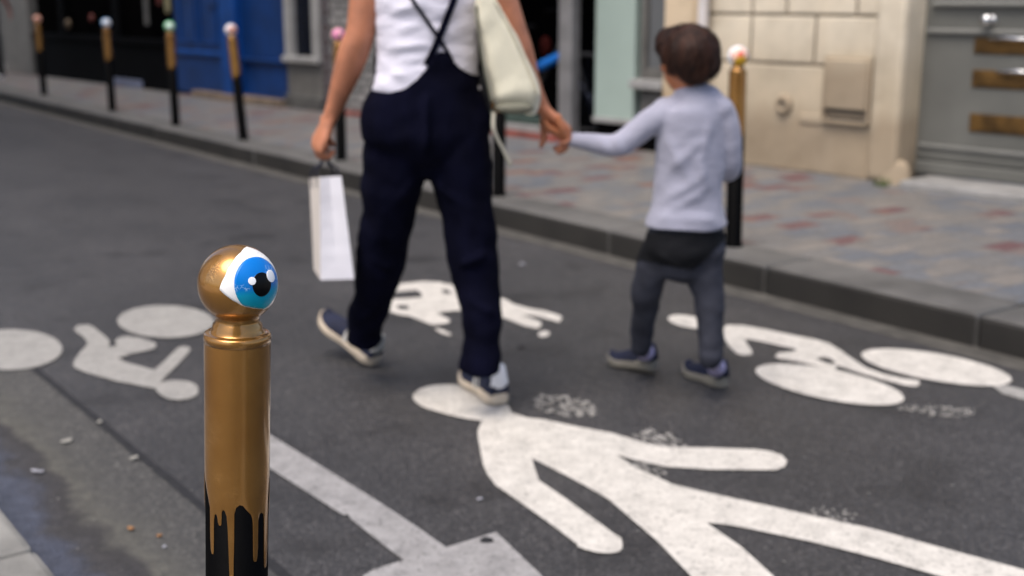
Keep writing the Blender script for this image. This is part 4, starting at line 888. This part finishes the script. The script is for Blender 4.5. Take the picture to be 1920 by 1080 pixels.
def shoe(root, heel, dirv, pitch, L, wd, mats, sock=None, name='shoe', hh=.075):
    """heel: ground contact point of the heel; pitch raises the toe"""
    up_m, heel_m, sole_m, str_m = mats
    f = Vector(dirv).normalized(); f3 = (f*math.cos(pitch)+Z*math.sin(pitch)).normalized(); s = f.cross(Z).normalized(); u = s.cross(f3).normalized()
    P = lambda a, b, c: heel+f3*(a*L)+s*(b*wd)+u*c
    st = [(-.02, .30, .0), (.03, .62, 0), (.12, .78, 0), (.3, .74, .0), (.45, .74, 0), (.62, .94, 0), (.76, 1., 0), (.88, .86, .004), (.96, .56, .010), (1.0, .25, .016)]
    # sole
    Vs, Fs = [], []; n = 12
    sts = spline([(a, b, c) for a, b, c in st], 3); prof = [(-1, .004), (-.97, .0), (-.5, 0), (0, 0), (.5, 0), (.97, 0), (1, .004), (1.02, .022), (.96, .03), (0, .031), (-.96, .03), (-1.02, .022)]
    for a, b, c in sts:
        for x, z in prof: Vs.append(P(a, x*b*.5, z*(1.0 if a < .35 else .75)+c))
    m_ = len(prof)
    for i in range(len(sts)-1):
        for j in range(m_):
            k = (j+1) % m_; Fs.append((i*m_+j, i*m_+k, (i+1)*m_+k, (i+1)*m_+j))
    Fs.append(tuple(range(m_))); Fs.append(tuple(reversed([(len(sts)-1)*m_+j for j in range(m_)])))
    # upper
    us = spline([(0, .55, hh*.75), (.05, .66, hh), (.14, .72, hh*.98), (.27, .70, hh*.93), (.42, .68, hh*.86), (.58, .80, hh*.66), (.72, .88, hh*.5), (.86, .74, hh*.4), (.95, .45, hh*.28)], 3)
    Vu, Fu = [], []; q = 13
    for a, b, h in us:
        for j in range(q):
            t = math.pi*j/(q-1); x = math.cos(t); z = math.sin(t)**.7; w_ = .5*b*(1-.42*z*z*(1 if a < .5 else .6)); Vu.append(P(a, x/max(.001, 1)*w_ if abs(x) > 0 else 0, (.026 if a < .35 else .020)+h*z+(.012 if a > .9 else 0)))
    for i in range(len(us)-1):
        for j in range(q-1): Fu.append((i*q+j, i*q+j+1, (i+1)*q+j+1, (i+1)*q+j))
    Fu.append(tuple(range(q))); Fu.append(tuple(reversed([(len(us)-1)*q+j for j in range(q)])))
    sh = obj(name, (Vu, Fu), up_m, root, smooth=True); obj('sole', (Vs, Fs), sole_m, sh, smooth=False)
    # heel patch : copy of rear upper faces pushed out
    def patch(nm, sel, mat, off=.003):
        c = P(.15, 0, .04); F2 = [fc for k_, fc in enumerate(Fu[:-2]) if sel(us[k_//(q-1)][0], (k_ % (q-1))/(q-2))]
        us_ = sorted({i for fc in F2 for i in fc}); mp = {i: k for k, i in enumerate(us_)}
        return obj(nm, ([Vu[i]+(Vu[i]-P(us[i//q][0], 0, .03)).normalized()*off for i in us_], [tuple(mp[i] for i in fc) for fc in F2]), mat, sh, smooth=True)
    hv = tube([(P(.045, 0, .045), .3*wd, .012, s), (P(.02, 0, hh*.75), .28*wd, .014, s), (P(.035, 0, hh+.028), .2*wd, .010, s)], 14)
    patch('heel_counter', lambda a, t: a < .27 and .1 < t < .9, heel_m); obj('heel_tab', hv, heel_m, sh, smooth=True)
    if str_m: patch('side_stripe', lambda a, t: .38 < a < .47 and (t < .35 or t > .65), str_m, .002); patch('toe_cap_trim', lambda a, t: .30 < a < .34 and (t < .4 or t > .6), str_m, .002)
    patch('laces', lambda a, t: .3 < a < .58 and .4 < t < .6, up_m, .004)
    return sh

# ---- adult
LEFTW = lambda deg: (fh*math.cos(R(deg))-rg*math.sin(R(deg)))       # horizontal heading, deg to the left of the view
def adult():
    f = LEFTW(14); r = f.cross(Z).normalized()
    base = V(800, 700, 3.56); base.z = 0
    root = empty('person', base, 'adult seen from behind in navy dungarees and white top, holding the child by the hand', 'person')
    D = 3.56
    # torso axis points
    tor = [(800, 268, .13, .09), (800, 235, .150, .105), (801, 172, .155, .115), (801, 120, .143, .105), (802, 60, .146, .105), (803, 0, .155, .108), (805, -60, .165, .105), (806, -105, .17, .095), (808, -135, .12, .07), (810, -160, .062, .055)]
    tp = [(V(a, b, D), c, e) for a, b, c, e in tor]
    core = limb([(p, x*.93, y*.9) for p, x, y in tp], 3, 24, side=r)
    neck0 = tp[-1][0]; hc = neck0+Z*.17+f*.03
    skull = head(hc, f, r, 1.05)
    neck = limb([(neck0-Z*.04, .055), (neck0+Z*.06+f*.01, .052), (hc-Z*.05, .055)], 3)
    hipL, kneeL, ankL = V(742, 300, 3.57), V(712, 478, 3.66), V(692, 640, 3.80)
    hipR, kneeR, ankR = V(862, 300, 3.56), V(893, 490, 3.54), V(905, 690, 3.44)
    legs = [limb([(hipL, .07), (kneeL, .055), (ankL, .030)], 4), limb([(hipR, .07), (kneeR, .055), (ankR, .030)], 4)]
    headL, headR = LEFTW(50), LEFTW(23)
    heelL = G(702, 688, 0.0)+Z*.012; heelR = G(938, 764, 0.0)+Z*.014
    feet = [limb([(heelL+Z*.07+headL*.055, .022), (heelL+Z*.09+headL*.14, .018), (heelL+Z*.115+headL*.2, .013)], 3), limb([(heelR+Z*.055+headR*.055, .022), (heelR+Z*.045+headR*.14, .018), (heelR+Z*.038+headR*.2, .013)], 3)]
    armL = [(692, -95, .046, 3.55), (688, -50, .048, 3.54), (684, 0, .0445, 3.53), (676, 60, .0415, 3.53), (664, 95, .0435, 3.54), (652, 130, .0405, 3.555), (640, 165, .0335, 3.57), (628, 198, .026, 3.58), (620, 218, .0225, 3.585)]
    armR = [(905, -95, .048, 3.55), (925, -50, .048, 3.55), (941, 0, .045, 3.55), (958, 50, .042, 3.56), (970, 90, .043, 3.57), (981, 125, .040, 3.585), (996, 162, .031, 3.60), (1010, 190, .0245, 3.61), (1017, 202, .0225, 3.615)]
    aL = limb([(V(a, b, d), q) for a, b, q, d in armL], 3, 20); aR = limb([(V(a, b, d), q) for a, b, q, d in armR], 3, 20)
    wL, wR = V(619, 222, 3.585), V(1019, 205, 3.615)
    hL = hand(wL, V(600, 262, 3.59)-V(620, 218, 3.585), f*.25+r*1.0, f*.9-r*.1, .95, 1.12, fan=-.05, th=(.8, .3, .6), curls=[1.1, 1.15, 1.2, 1.2])
    hR = hand(wR, (V(1052, 236, 3.63)-V(1018, 203, 3.615)), -up-rg*.35, fh*1.0, .62, 1.12, fan=-.05, th=(.7, .2, .75), curls=[.85, .85, .9, .95])
    arms = fuse([aL, aR]+hL+hR, .0036, 3, .5)
    bodyf = fuse([core, neck]+skull+legs+feet, .008, 6)
    body_o = obj('body', join(bodyf[:2], arms[:2]), m_skin, root, smooth=True)
    face_parts(root, body_o, hc, f, r, 1.05)
    hair = fuse([ball(hc+Z*.012-f*.015, .086, .1, .1, r, f, Z), ball(hc-f*.05-Z*.03, .07, .06, .075, r, f, Z), ball(hc-f*.1+Z*.07, .045, .045, .045, r, f, Z)], .006, 4)
    hair = wrinkle(hair, .006, (30, 30, 60)); obj('hair', cut(hair, lambda q: (sum((hair[0][i] for i in q), Vector())/4-hc).dot(f) < .06)[:2], m_hair, root, smooth=True)
    # white top
    st = limb([(p, x+.004, y+.004) for p, x, y in tp[2:-1]], 4, 36, side=r)
    sh = fuse([st, limb([(V(712, -85, 3.555), .055), (V(760, -120, 3.55), .05), (V(850, -120, 3.55), .05), (V(895, -85, 3.55), .055)], 3)], .008, 6)
    B = lambda a, b: V(a, b, D-.11)
    folds = [(B(705, 95), B(800, 82)), (B(700, 120), B(790, 112)), (B(704, 70), B(780, 50)), (B(856, 70), B(900, 78)), (B(866, 92), B(898, 104)), (B(705, 140), B(770, 140)), (B(715, 30), B(790, 5)), (B(860, 40), B(905, 50))]
    sh = fold(wrinkle(sh, .006, (7, 7, 26)), folds, .010, .014)
    bvh = BVHTree.FromPolygons(sh[0], sh[1])
    sh_o = obj('white_top', sh[:2], m_shirt, root, smooth=True)
    # dungarees: hips and legs
    LL = [(750, 225, .085, 3.57), (745, 270, .096, 3.57), (736, 330, .092, 3.575), (728, 400, .081, 3.60), (716, 470, .076, 3.65), (703, 535, .066, 3.70), (691, 590, .060, 3.76), (684, 622, .058, 3.79), (683, 640, .058, 3.80)]
    LR = [(850, 225, .085, 3.56), (858, 270, .097, 3.56), (866, 335, .091, 3.555), (874, 400, .079, 3.545), (886, 470, .075, 3.53), (895, 535, .066, 3.515), (902, 600, .060, 3.48), (903, 645, .056, 3.47), (901, 676, .058, 3.455), (899, 696, .058, 3.455)]
    tl = limb([(V(a, b, d), q, q*1.12) for a, b, q, d in LL], 4, 26, side=r, dome=False); tr = limb([(V(a, b, d), q, q*1.12) for a, b, q, d in LR], 4, 26, side=r, dome=False)
    hips = [(799, 308, .045, .085), (800, 268, .178, .138), (799, 215, .190, .142), (801, 172, .165, .126), (801, 120, .153, .119), (802, 60, .155, .118), (803, 0, .161, .116)]
    hp = limb([(V(a, b, D), c, e) for a, b, c, e in hips], 4, 36, side=r)
    tf = fuse([tl, tr, hp], .008, 7)
    Bk = lambda a, b, d: V(a, b, d-.08)
    lf = [(Bk(770, 345, 3.56), Bk(720, 400, 3.6)), (Bk(820, 345, 3.56), Bk(880, 390, 3.55)), (Bk(700, 480, 3.66), Bk(730, 500, 3.66)), (Bk(860, 500, 3.53), Bk(925, 470, 3.53)), (Bk(870, 560, 3.5), Bk(930, 590, 3.5)), (Bk(880, 640, 3.46), Bk(935, 655, 3.44)), (Bk(870, 665, 3.45), Bk(930, 680, 3.43)), (Bk(900, 520, 3.5), Bk(905, 640, 3.45)), (Bk(690, 590, 3.76), Bk(715, 560, 3.75)), (Bk(800, 180, 3.5), Bk(797, 330, 3.5))]
    tf = fold(wrinkle(tf, .010, (9, 9, 11), 3.), lf, .019, .013)
    edge = [(640, 172), (700, 172), (730, 174), (758, 165), (780, 148), (798, 128), (812, 108), (822, 97), (836, 98), (850, 114), (870, 131), (895, 143), (920, 146), (960, 146)]
    ez = [((V(a, b, D-.11)-base).dot(r), V(a, b, D-.11).z) for a, b in edge]
    def zlim(p):
        u = (p-base).dot(r); fr = (p-base).dot(f)-(V(801, 100, D)-base).dot(f)
        zb_ = ez[0][1]
        for (a, x), (c, y) in zip(ez[:-1], ez[1:]):
            if a <= u <= c: zb_ = x+(y-x)*(u-a)/(c-a); break
        else: zb_ = ez[0][1] if u < 0 else ez[-1][1]
        if fr > .02: zb_ = 1.22 if abs(u) < .09 else max(.96, 1.22-(abs(u)-.09)*4)
        return zb_
    Vt, Ft, Nt = tf; lim = [zlim(p) for p in Vt]
    hem = [(ankL, LEFTW(30))]
    keep = lambda q: not all(Vt[i].z > lim[i] for i in q)
    tf = cut(tf, keep); Vt = [Vector((p.x, p.y, min(p.z, zlim(p)))) for p in tf[0]]
    dung = obj('dungarees', (Vt, tf[1]), m_navy, root, smooth=True)
    # straps follow the shirt
    def strap(nm, pts, wd):
        Vs, Fs = [], []; P2 = spline(pts, 8); n = len(P2)
        for i, (a, b) in enumerate(P2):
            q = P2[min(i+1, n-1)]; q0 = P2[max(i-1, 0)]; tx, ty = q[0]-q0[0], q[1]-q0[1]; l = math.hypot(tx, ty) or 1; nx, ny = -ty/l, tx/l
            for s_ in (-1, 1):
                px, py = a+nx*wd*s_, b+ny*wd*s_; d = ray(px, py).normalized(); h = bvh.ray_cast(CAM, d)
                p = h[0] if h[0] is not None else V(px, py, D-.08)
                Vs.append(p-d*.007); Vs.append(p+d*.004)
        for i in range(n-1):
            a = 4*i; Fs += [(a, a+2, a+6, a+4), (a+1, a+5, a+7, a+3), (a, a+4, a+5, a+1), (a+2, a+3, a+7, a+6)]
        return obj(nm, (Vs, Fs), m_navy, dung, smooth=False)
    strap('strap', [(800, 122), (813, 95), (823, 72), (838, 34), (851, 0), (862, -40), (868, -85), (870, -115)], 6.6)
    strap('strap', [(849, 116), (836, 92), (823, 72), (800, 38), (774, 0), (756, -40), (745, -85), (742, -115)], 3.6)
    mats = (m_shoe, m_shoe_w, m_sole, m_shoe_g)
    shoe(root, heelL, headL, R(23), .285, .100, (m_shoe, m_shoe_g, m_sole, m_shoe_g), hh=.078)
    shoe(root, heelR, headR, R(0), .285, .102, mats, hh=.086)
    return dict(root=root, f=f, r=r, wL=wL, hL=hL, wR=wR, D=D, bvh=bvh)
A = adult()

# paper bag carried in the adult's left hand
def paper_bag():
    d0 = 3.555; n = fh; L = .20
    tl, tr, bl, br = V(600, 332, d0), V(640, 330, d0), V(601, 525, d0), V(664, 523, d0)
    ext = (LEFTW(55))*.085+fh*.12     # long side runs away to the left
    bk = [p+(V(580, 334, d0+.16)-V(600, 332, d0)) for p in (tl, tr)]+[p+(V(588, 505, d0+.16)-V(601, 525, d0)) for p in (bl, br)]
    root = empty('paper_bag', (bl+br)/2, 'white paper carrier bag with dark cord handles hanging from the left hand', 'bag')
    t = .0012
    def panel(a, b, c, d, nseg=10, crease=0., inward=Vector()):
        Vs, Fs = [], []
        for i in range(nseg+1):
            for j in range(nseg+1):
                u_, v_ = j/nseg, i/nseg; p = (a*(1-u_)+b*u_)*(1-v_)+(c*(1-u_)+d*u_)*v_
                Vs.append(p+inward*(crease*(1-abs(2*u_-1))*(1-v_)**.7)+inward*(.0018*noise.noise(p*22)))
        for i in range(nseg):
            for j in range(nseg): k = i*(nseg+1)+j; Fs.append((k, k+nseg+1, k+nseg+2, k+1))
        return Vs, Fs
    inw = (bk[0]-tl).normalized()
    obj('gusset', panel(tl, tr, bl, br, 12, .012, inw), m_paper, root)
    obj('side_panel', panel(bk[0], tl, bk[2], bl), m_paper_d, root); obj('side_panel', panel(tr, bk[1], br, bk[3]), m_paper, root)
    obj('gusset', panel(bk[1], bk[0], bk[3], bk[2], 12, .012, -inw), m_paper, root)
    obj('bottom', panel(bl, br, bk[2], bk[3]), m_paper, root)
    mid = (bl+br)/2
    obj('fold_flap', ([bl-fh*.002, br-fh*.002, V(630, 497, d0-.002)], [(0, 1, 2)]), m_paper, root)
    h0 = V(609, 292, 3.60)
    for a_, b_ in ((tl*.72+bk[0]*.28, tl*.25+bk[0]*.75), (tr*.72+bk[1]*.28, tr*.3+bk[1]*.7)):
        obj('handle', limb([(a_-Z*.03, .0032), (a_+Z*.02, .0032), (h0*.65+a_*.35, .0032), (h0+(a_-tl).normalized()*.004, .0034), (h0*.65+b_*.35, .0032), (b_+Z*.02, .0032), (b_-Z*.03, .0032)], 5, 8), m_cord, root, smooth=True)
paper_bag()

# cream shoulder bag
def tote():
    ax = [(905, -8, .022), (909, 4, .030), (915, 30, .038), (927, 59, .046), (939, 89, .053), (948, 119, .060), (959, 148, .065), (966, 172, .067), (967, 192, .062), (965, 203, .054)]
    ln = (LEFTW(3)).normalized(); sd = ln.cross(Z).normalized()
    root = empty('shoulder_bag', V(968, 214, 3.50), 'cream leather shoulder bag hanging at the right hip', 'bag')
    pts = [(V(a, b, 3.50), q, .12 if b < 180 else .10, sd) for a, b, q in ax]
    bf = fuse([tube([tuple(q[:3])+(sd,) if True else q for q in [(Vector(p[:3]), p[3], p[4]) for p in spline([(v, a, b) for v, a, b, s in pts], 4)]], 40, sq=.42, dome=False)], .005, 3)
    ce = lambda a, b: V(a, b, 3.36)
    bf = fold(bf, [(ce(905, 60), ce(932, 200)), (ce(960, 60), ce(1003, 165))], .010, .008)
    bf = fold(bf, [(ce(915, 90), ce(950, 190)), (ce(925, 95), ce(962, 180)), (ce(908, 70), ce(930, 130)), (ce(938, 100), ce(948, 185))], -.022, .007)
    bf = wrinkle(bf, .005, (10, 10, 8), 5)
    obj('bag_body', bf[:2], m_bag, root, smooth=True)
    bt = fuse([tube([(V(962, 196, 3.50)-ln*.11, .054, .018, sd), (V(964, 200, 3.50), .058, .02, sd), (V(962, 196, 3.50)+ln*.11, .05, .018, sd)], 18)], .006, 3)
    obj('base_panel', bt[:2], m_bag_d, root, smooth=True)
    for o_ in (-.06, .06): obj('strap', limb([(V(906, -2, 3.5)+ln*o_, .012, .004), (V(898, -60, 3.5)+ln*o_*.8, .012, .004), (V(885, -112, 3.53)+ln*o_*.4, .012, .004), (V(868, -135, 3.58)+ln*o_*.3, .012, .004)], 5, 8), m_bag, root, smooth=True)
    for e_, (ea, eb) in enumerate((((928, 0), (1010, 176)), ((893, 12), (922, 190)))):
        q_ = [V(ea[0]+(eb[0]-ea[0])*t+(6 if e_ == 0 else -4)*math.sin(t*3.1), ea[1]+(eb[1]-ea[1])*t, 3.387) for t in (0, .25, .5, .75, 1)]
        obj('piping', limb([(p_, .0035) for p_ in q_], 4, 8), m_bag_d if e_ else m_bag, root, smooth=True)
    obj('hanging_strap', limb([(V(926, 212, 3.42), .006, .003), (V(925, 238, 3.40), .006, .003), (V(932, 258, 3.40), .005, .003), (V(944, 281, 3.40), .005, .003), (V(957, 309, 3.40), .007, .003)], 5, 8), M('worn_strap', (.30, .285, .23), .7), root, smooth=True)
tote()

# ---- child
def child():
    f = LEFTW(22); r = f.cross(Z).normalized(); D = 3.63
    base = V(1290, 690, D); base.z = 0
    root = empty('person', base, 'child with short brown hair in lilac grey sweater and charcoal trousers', 'person')
    tor = [(1287, 425, .120, .088), (1289, 370, .110, .085), (1295, 300, .110, .083), (1299, 240, .112, .082), (1302, 205, .112, .075), (1300, 186, .088, .058), (1295, 172, .045, .042)]
    tp = [(V(a, b, D), c, e) for a, b, c, e in tor]
    core = limb([(p, x*.8, y*.76) for p, x, y in tp], 3, 20, side=r)
    fH = LEFTW(20); rH = fH.cross(Z).normalized(); hc = V(1287, 106, D); k = .93
    sk = head(hc, fH, rH, k); neck = limb([(V(1293, 185, D), .043), (V(1290, 160, D), .041), (V(1288, 135, D), .045)], 3)
    hipL, kneeL, ankL = V(1243, 470, 3.63), V(1211, 560, 3.70), V(1203, 655, 3.80)
    hipR, kneeR, ankR = V(1322, 470, 3.63), V(1332, 570, 3.62), V(1336, 680, 3.60)
    hl, hr = LEFTW(50), LEFTW(34); heelL = G(1228, 702, 0)+Z*.018; heelR = G(1358, 727, 0)+Z*.004
    legs = [limb([(hipL, .036), (kneeL, .028), (ankL, .022)], 3), limb([(hipR, .036), (kneeR, .028), (ankR, .022)], 3)]
    feet = [limb([(heelL+Z*.04+hl*.035, .018), (heelL+Z*.034+hl*.10, .012)], 3), limb([(heelR+Z*.036+hr*.035, .018), (heelR+Z*.03+hr*.10, .012)], 3)]
    LA = [(1248, 212, .042, 3.61), (1222, 226, .040, 3.60), (1190, 252, .037, 3.60), (1162, 271, .0365, 3.60), (1140, 273, .0335, 3.605), (1105, 266, .028, 3.61), (1071, 262, .0235, 3.62)]
    RA = [(1352, 212, .042, 3.63), (1364, 240, .038, 3.63), (1369, 285, .033, 3.64), (1368, 318, .033, 3.67), (1352, 322, .030, 3.74), (1335, 312, .025, 3.80), (1325, 305, .022, 3.83)]
    aL = limb([(V(a, b, d), q*.8) for a, b, q, d in LA], 3, 16); aR = limb([(V(a, b, d), q*.8) for a, b, q, d in RA], 3, 16)
    wl = V(1067, 261, 3.62)
    hL = hand(wl, V(1040, 246, 3.625)-V(1070, 262, 3.62), up*1.0, -fh, 1.0, .86, fan=-.1)
    wr = V(1320, 302, 3.84); hR = hand(wr, -rg*.3+fh*.8+Z*.1, -Z, -rg, .5, .62)
    bf = fuse([core, neck]+sk+legs+feet, .0065, 5); af = fuse([aL, aR]+hL+hR, .0032, 3)
    bo = obj('body', join(bf[:2], af[:2]), m_skin_child, root, smooth=True); face_parts(root, bo, hc, fH, rH, k)
    # hair
    HB = [ball(V(1290, 99, D)-fH*.01, .087, .094, .080, rH, fH, Z), ball(V(1300, 117, D)-fH*.03, .064, .06, .058, rH, fH, Z), ball(V(1266, 84, D)+fH*.01, .052, .06, .050, rH, fH, Z), ball(V(1290, 82, D)+fH*.02, .07, .08, .052, rH, fH, Z), ball(V(1286, 134, D)-fH*.045, .045, .03, .035, rH, fH, Z)]
    hf = wrinkle(wrinkle(fuse(HB, .005, 8), .005, (22, 22, 12)), .002, (110, 110, 30), 2)
    def keep(q):
        p = sum((hf[0][i] for i in q), Vector())/len(q)-hc
        return not (p.dot(fH) > .045 and p.z < .035)
    hair_o = obj('hair', cut(hf, keep)[:2], m_hair, root, smooth=True)
    rr = random.Random(3); lv, lf_ = [], []; hv = hf[0]
    top = V(1300, 70, D)
    for _ in range(2200):
        i = rr.randrange(len(hv)); p = hv[i]; n_ = hf[2][i]
        if (p-hc).dot(fH) > .05 and p.z-hc.z < .04: continue
        d = (p-top); d = (d-n_*d.dot(n_)); d = (d.normalized() if d.length > .005 else rH)+Vector((rr.uniform(-.15, .15), rr.uniform(-.15, .15), rr.uniform(-.3, 0))); L = rr.uniform(.018, .045); w_ = n_.cross(d).normalized()*rr.uniform(.0012, .0022)
        a = p-d*L*.5+n_*.000; m_ = p+n_*rr.uniform(.001, .003); e_ = p+d*L*.6+n_*rr.uniform(-.003, .006); b0 = len(lv)
        lv += [a-w_, a+w_, m_+w_, m_-w_, e_]; lf_ += [(b0, b0+1, b0+2, b0+3), (b0+3, b0+2, b0+4)]
    obj('hair_strands', (lv, lf_), m_hair, hair_o)
    # sweater
    body = limb([(p, x, y) for p, x, y in [(V(1286, 420, D), .130, .106)]+tp[1:-1]]+[(V(1296, 176, D), .056, .05)], 4, 30, side=r)
    sl = limb([(V(a, b, d), q) for a, b, q, d in LA], 4, 22); sr = limb([(V(a, b, d), q*1.03) for a, b, q, d in RA], 4, 22)
    sf = fuse([body, sl, sr, ball(V(1345, 207, D), .05, .05, .045, r, f, Z), ball(V(1252, 208, D), .05, .05, .042, r, f, Z)], .0065, 6)
    B = lambda a, b: V(a, b, D-.085)
    sf = fold(wrinkle(sf, .004, (9, 9, 13), 1.), [(B(1235, 335), B(1310, 270)), (B(1225, 390), B(1320, 330)), (B(1255, 395), B(1345, 345)), (B(1310, 305), B(1330, 350)), (B(1350, 290), B(1360, 340)), (B(1235, 225), B(1232, 290)), (V(1150, 255, 3.57), V(1170, 292, 3.57)), (V(1120, 255, 3.58), V(1145, 290, 3.57)), (B(1215, 410), B(1362, 412)), (B(1265, 178), B(1325, 178)), (B(1240, 250), B(1290, 330)), (B(1340, 220), B(1320, 290))], .0085, .017)
    zc = V(1290, 422, D).z
    sf = cut(sf, lambda q: min(sf[0][i].z for i in q) > zc-.012)
    neckz = V(1295, 174, D).z
    Vs = [Vector((p.x, p.y, max(p.z, zc-.004*math.cos((p-base).dot(r)*30)))) for p in sf[0]]
    obj('sweater', (Vs, sf[1]), m_sweater, root, smooth=True)
    # trousers
    TL = [(1244, 465, .060, 3.63), (1223, 505, .054, 3.65), (1214, 545, .048, 3.68), (1207, 590, .041, 3.73), (1203, 630, .037, 3.78), (1202, 652, .035, 3.80)]
    TR = [(1322, 465, .062, 3.63), (1320, 510, .057, 3.63), (1329, 555, .046, 3.62), (1332, 600, .042, 3.61), (1334, 640, .040, 3.60), (1334, 672, .037, 3.595)]
    tl = limb([(V(a, b, d), q) for a, b, q, d in TL], 4, 22); tr = limb([(V(a, b, d), q) for a, b, q, d in TR], 4, 22)
    hp = limb([(V(1286, 410, D), .112, .085), (V(1285, 440, D), .122, .092), (V(1284, 468, D), .122, .092), (V(1284, 485, D), .095, .08)], 4, 28, side=r)
    tf = fuse([tl, tr, hp], .0065, 6)
    tf = fold(wrinkle(tf, .006, (11, 11, 15), 2.), [(B(1215, 470), B(1290, 505)), (B(1350, 470), B(1285, 510)), (V(1200, 540, 3.6), V(1245, 550, 3.6)), (V(1310, 560, 3.56), V(1352, 545, 3.56)), (V(1310, 600, 3.55), V(1350, 612, 3.55)), (V(1190, 600, 3.68), V(1225, 612, 3.68)), (V(1315, 645, 3.55), V(1350, 652, 3.55))], .006, .009)
    tro = obj('trousers', tf[:2], m_trouser, root, smooth=True)
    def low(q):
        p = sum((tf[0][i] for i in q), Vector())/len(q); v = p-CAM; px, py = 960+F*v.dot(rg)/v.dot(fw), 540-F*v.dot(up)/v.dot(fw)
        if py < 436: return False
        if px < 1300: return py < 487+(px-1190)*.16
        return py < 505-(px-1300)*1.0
    st = cut(tf, low); obj('dark_upper_copy', ([p+n*.0035 for p, n in zip(st[0], st[2])], st[1]), m_upper_dark, root, smooth=True)  # upper trouser faces copied slightly outward in a near-black tone
    for a_, h_ in ((ankL, heelL+hl*.035+Z*.05), (V(1334, 668, 3.6), heelR+hr*.035+Z*.05)):
        obj('sock', limb([(a_+Z*.03, .027), (a_*.5+h_*.5, .028), (h_, .030), (h_-Z*.02, .028)], 4, 18), m_sock, root, smooth=True)
    shoe(root, heelL, hl, R(-4), .185, .076, (m_shoe, m_shoe, m_sole2, None), hh=.052)
    shoe(root, heelR, hr, R(0), .185, .076, (m_shoe, m_shoe, m_sole2, None), hh=.052)
child()

# ---- distant pedestrian at the left edge of the picture
def passer():
    b = G(2, 146, .118); d0 = b.dot(fh); f = LEFTW(30); r = f.cross(Z).normalized()
    root = empty('person', b, 'passer-by in black clothes at the left edge of the photo, one bare arm showing', 'person')
    q = lambda u, v, z: b+r*u+f*v+Z*z
    hc = q(-.12, 0, 1.56)
    armp = [(q(-.02, 0, 1.34), .045), (q(.03, -.03, 1.2), .042), (q(.10, -.02, 1.10), .036), (q(.17, .05, .99), .03), (q(.2, .08, .93), .024)]
    ar = limb(armp, 3, 16); hd = hand(q(.205, .085, .92), (.1, .1, -1), -r, f, .4)
    core = limb([(q(-.12, 0, .9), .13, .1), (q(-.12, 0, 1.15), .12, .09), (q(-.12, 0, 1.35), .15, .09), (q(-.12, 0, 1.42), .06, .05), (q(-.12, 0, 1.5), .05)], 3, 20) if False else limb([(q(-.12, 0, .9), .13, .1), (q(-.12, 0, 1.15), .12, .09), (q(-.12, 0, 1.33), .15, .09), (q(-.12, 0, 1.41), .07, .06), (q(-.12, 0, 1.5), .05, .05)], 3, 20, side=r)
    legs = [limb([(q(-.2, 0, .9), .07), (q(-.22, .1, .5), .05), (q(-.22, .2, .12), .035)], 3), limb([(q(-.05, 0, .9), .07), (q(-.03, -.02, .5), .05), (q(0, -.1, .1), .035)], 3)]
    bo = obj('body', fuse([core, ar]+hd+head(hc, f, r, 1.)+legs, .007, 4)[:2], M('pink_skin', (.42, .16, .12), .5), root, smooth=True); face_parts(root, bo, hc, f, r, 1.)
    hh = fuse([ball(hc+Z*.012-f*.02, .084, .098, .1, r, f, Z)], .008, 3); obj('hair', wrinkle(hh, .005, (30, 30, 50))[:2], m_hair, root, smooth=True)
    obj('coat', wrinkle(fuse([limb([(q(-.12, 0, .75), .17, .14), (q(-.12, 0, 1.0), .155, .12), (q(-.12, 0, 1.2), .14, .11), (q(-.12, 0, 1.37), .155, .095), (q(-.12, 0, 1.42), .08, .06)], 4, 24, side=r)], .01, 5), .008)[:2], m_coat, root, smooth=True)
    obj('trousers', wrinkle(fuse([limb([(q(-.2, 0, .9), .09), (q(-.22, .1, .5), .07), (q(-.22, .2, .1), .055)], 3), limb([(q(-.05, 0, .9), .09), (q(-.03, -.02, .5), .07), (q(0, -.1, .08), .055)], 3)], .01, 4), .006)[:2], m_coat, root, smooth=True)
    shoe(root, q(-.22, .2, .0), f, 0, .27, .09, (m_shoe_w, m_shoe_w, m_shoe_w, None)); shoe(root, q(0, -.12, .0), f, 0, .27, .09, (m_shoe_w, m_shoe_w, m_shoe_w, None))
passer()
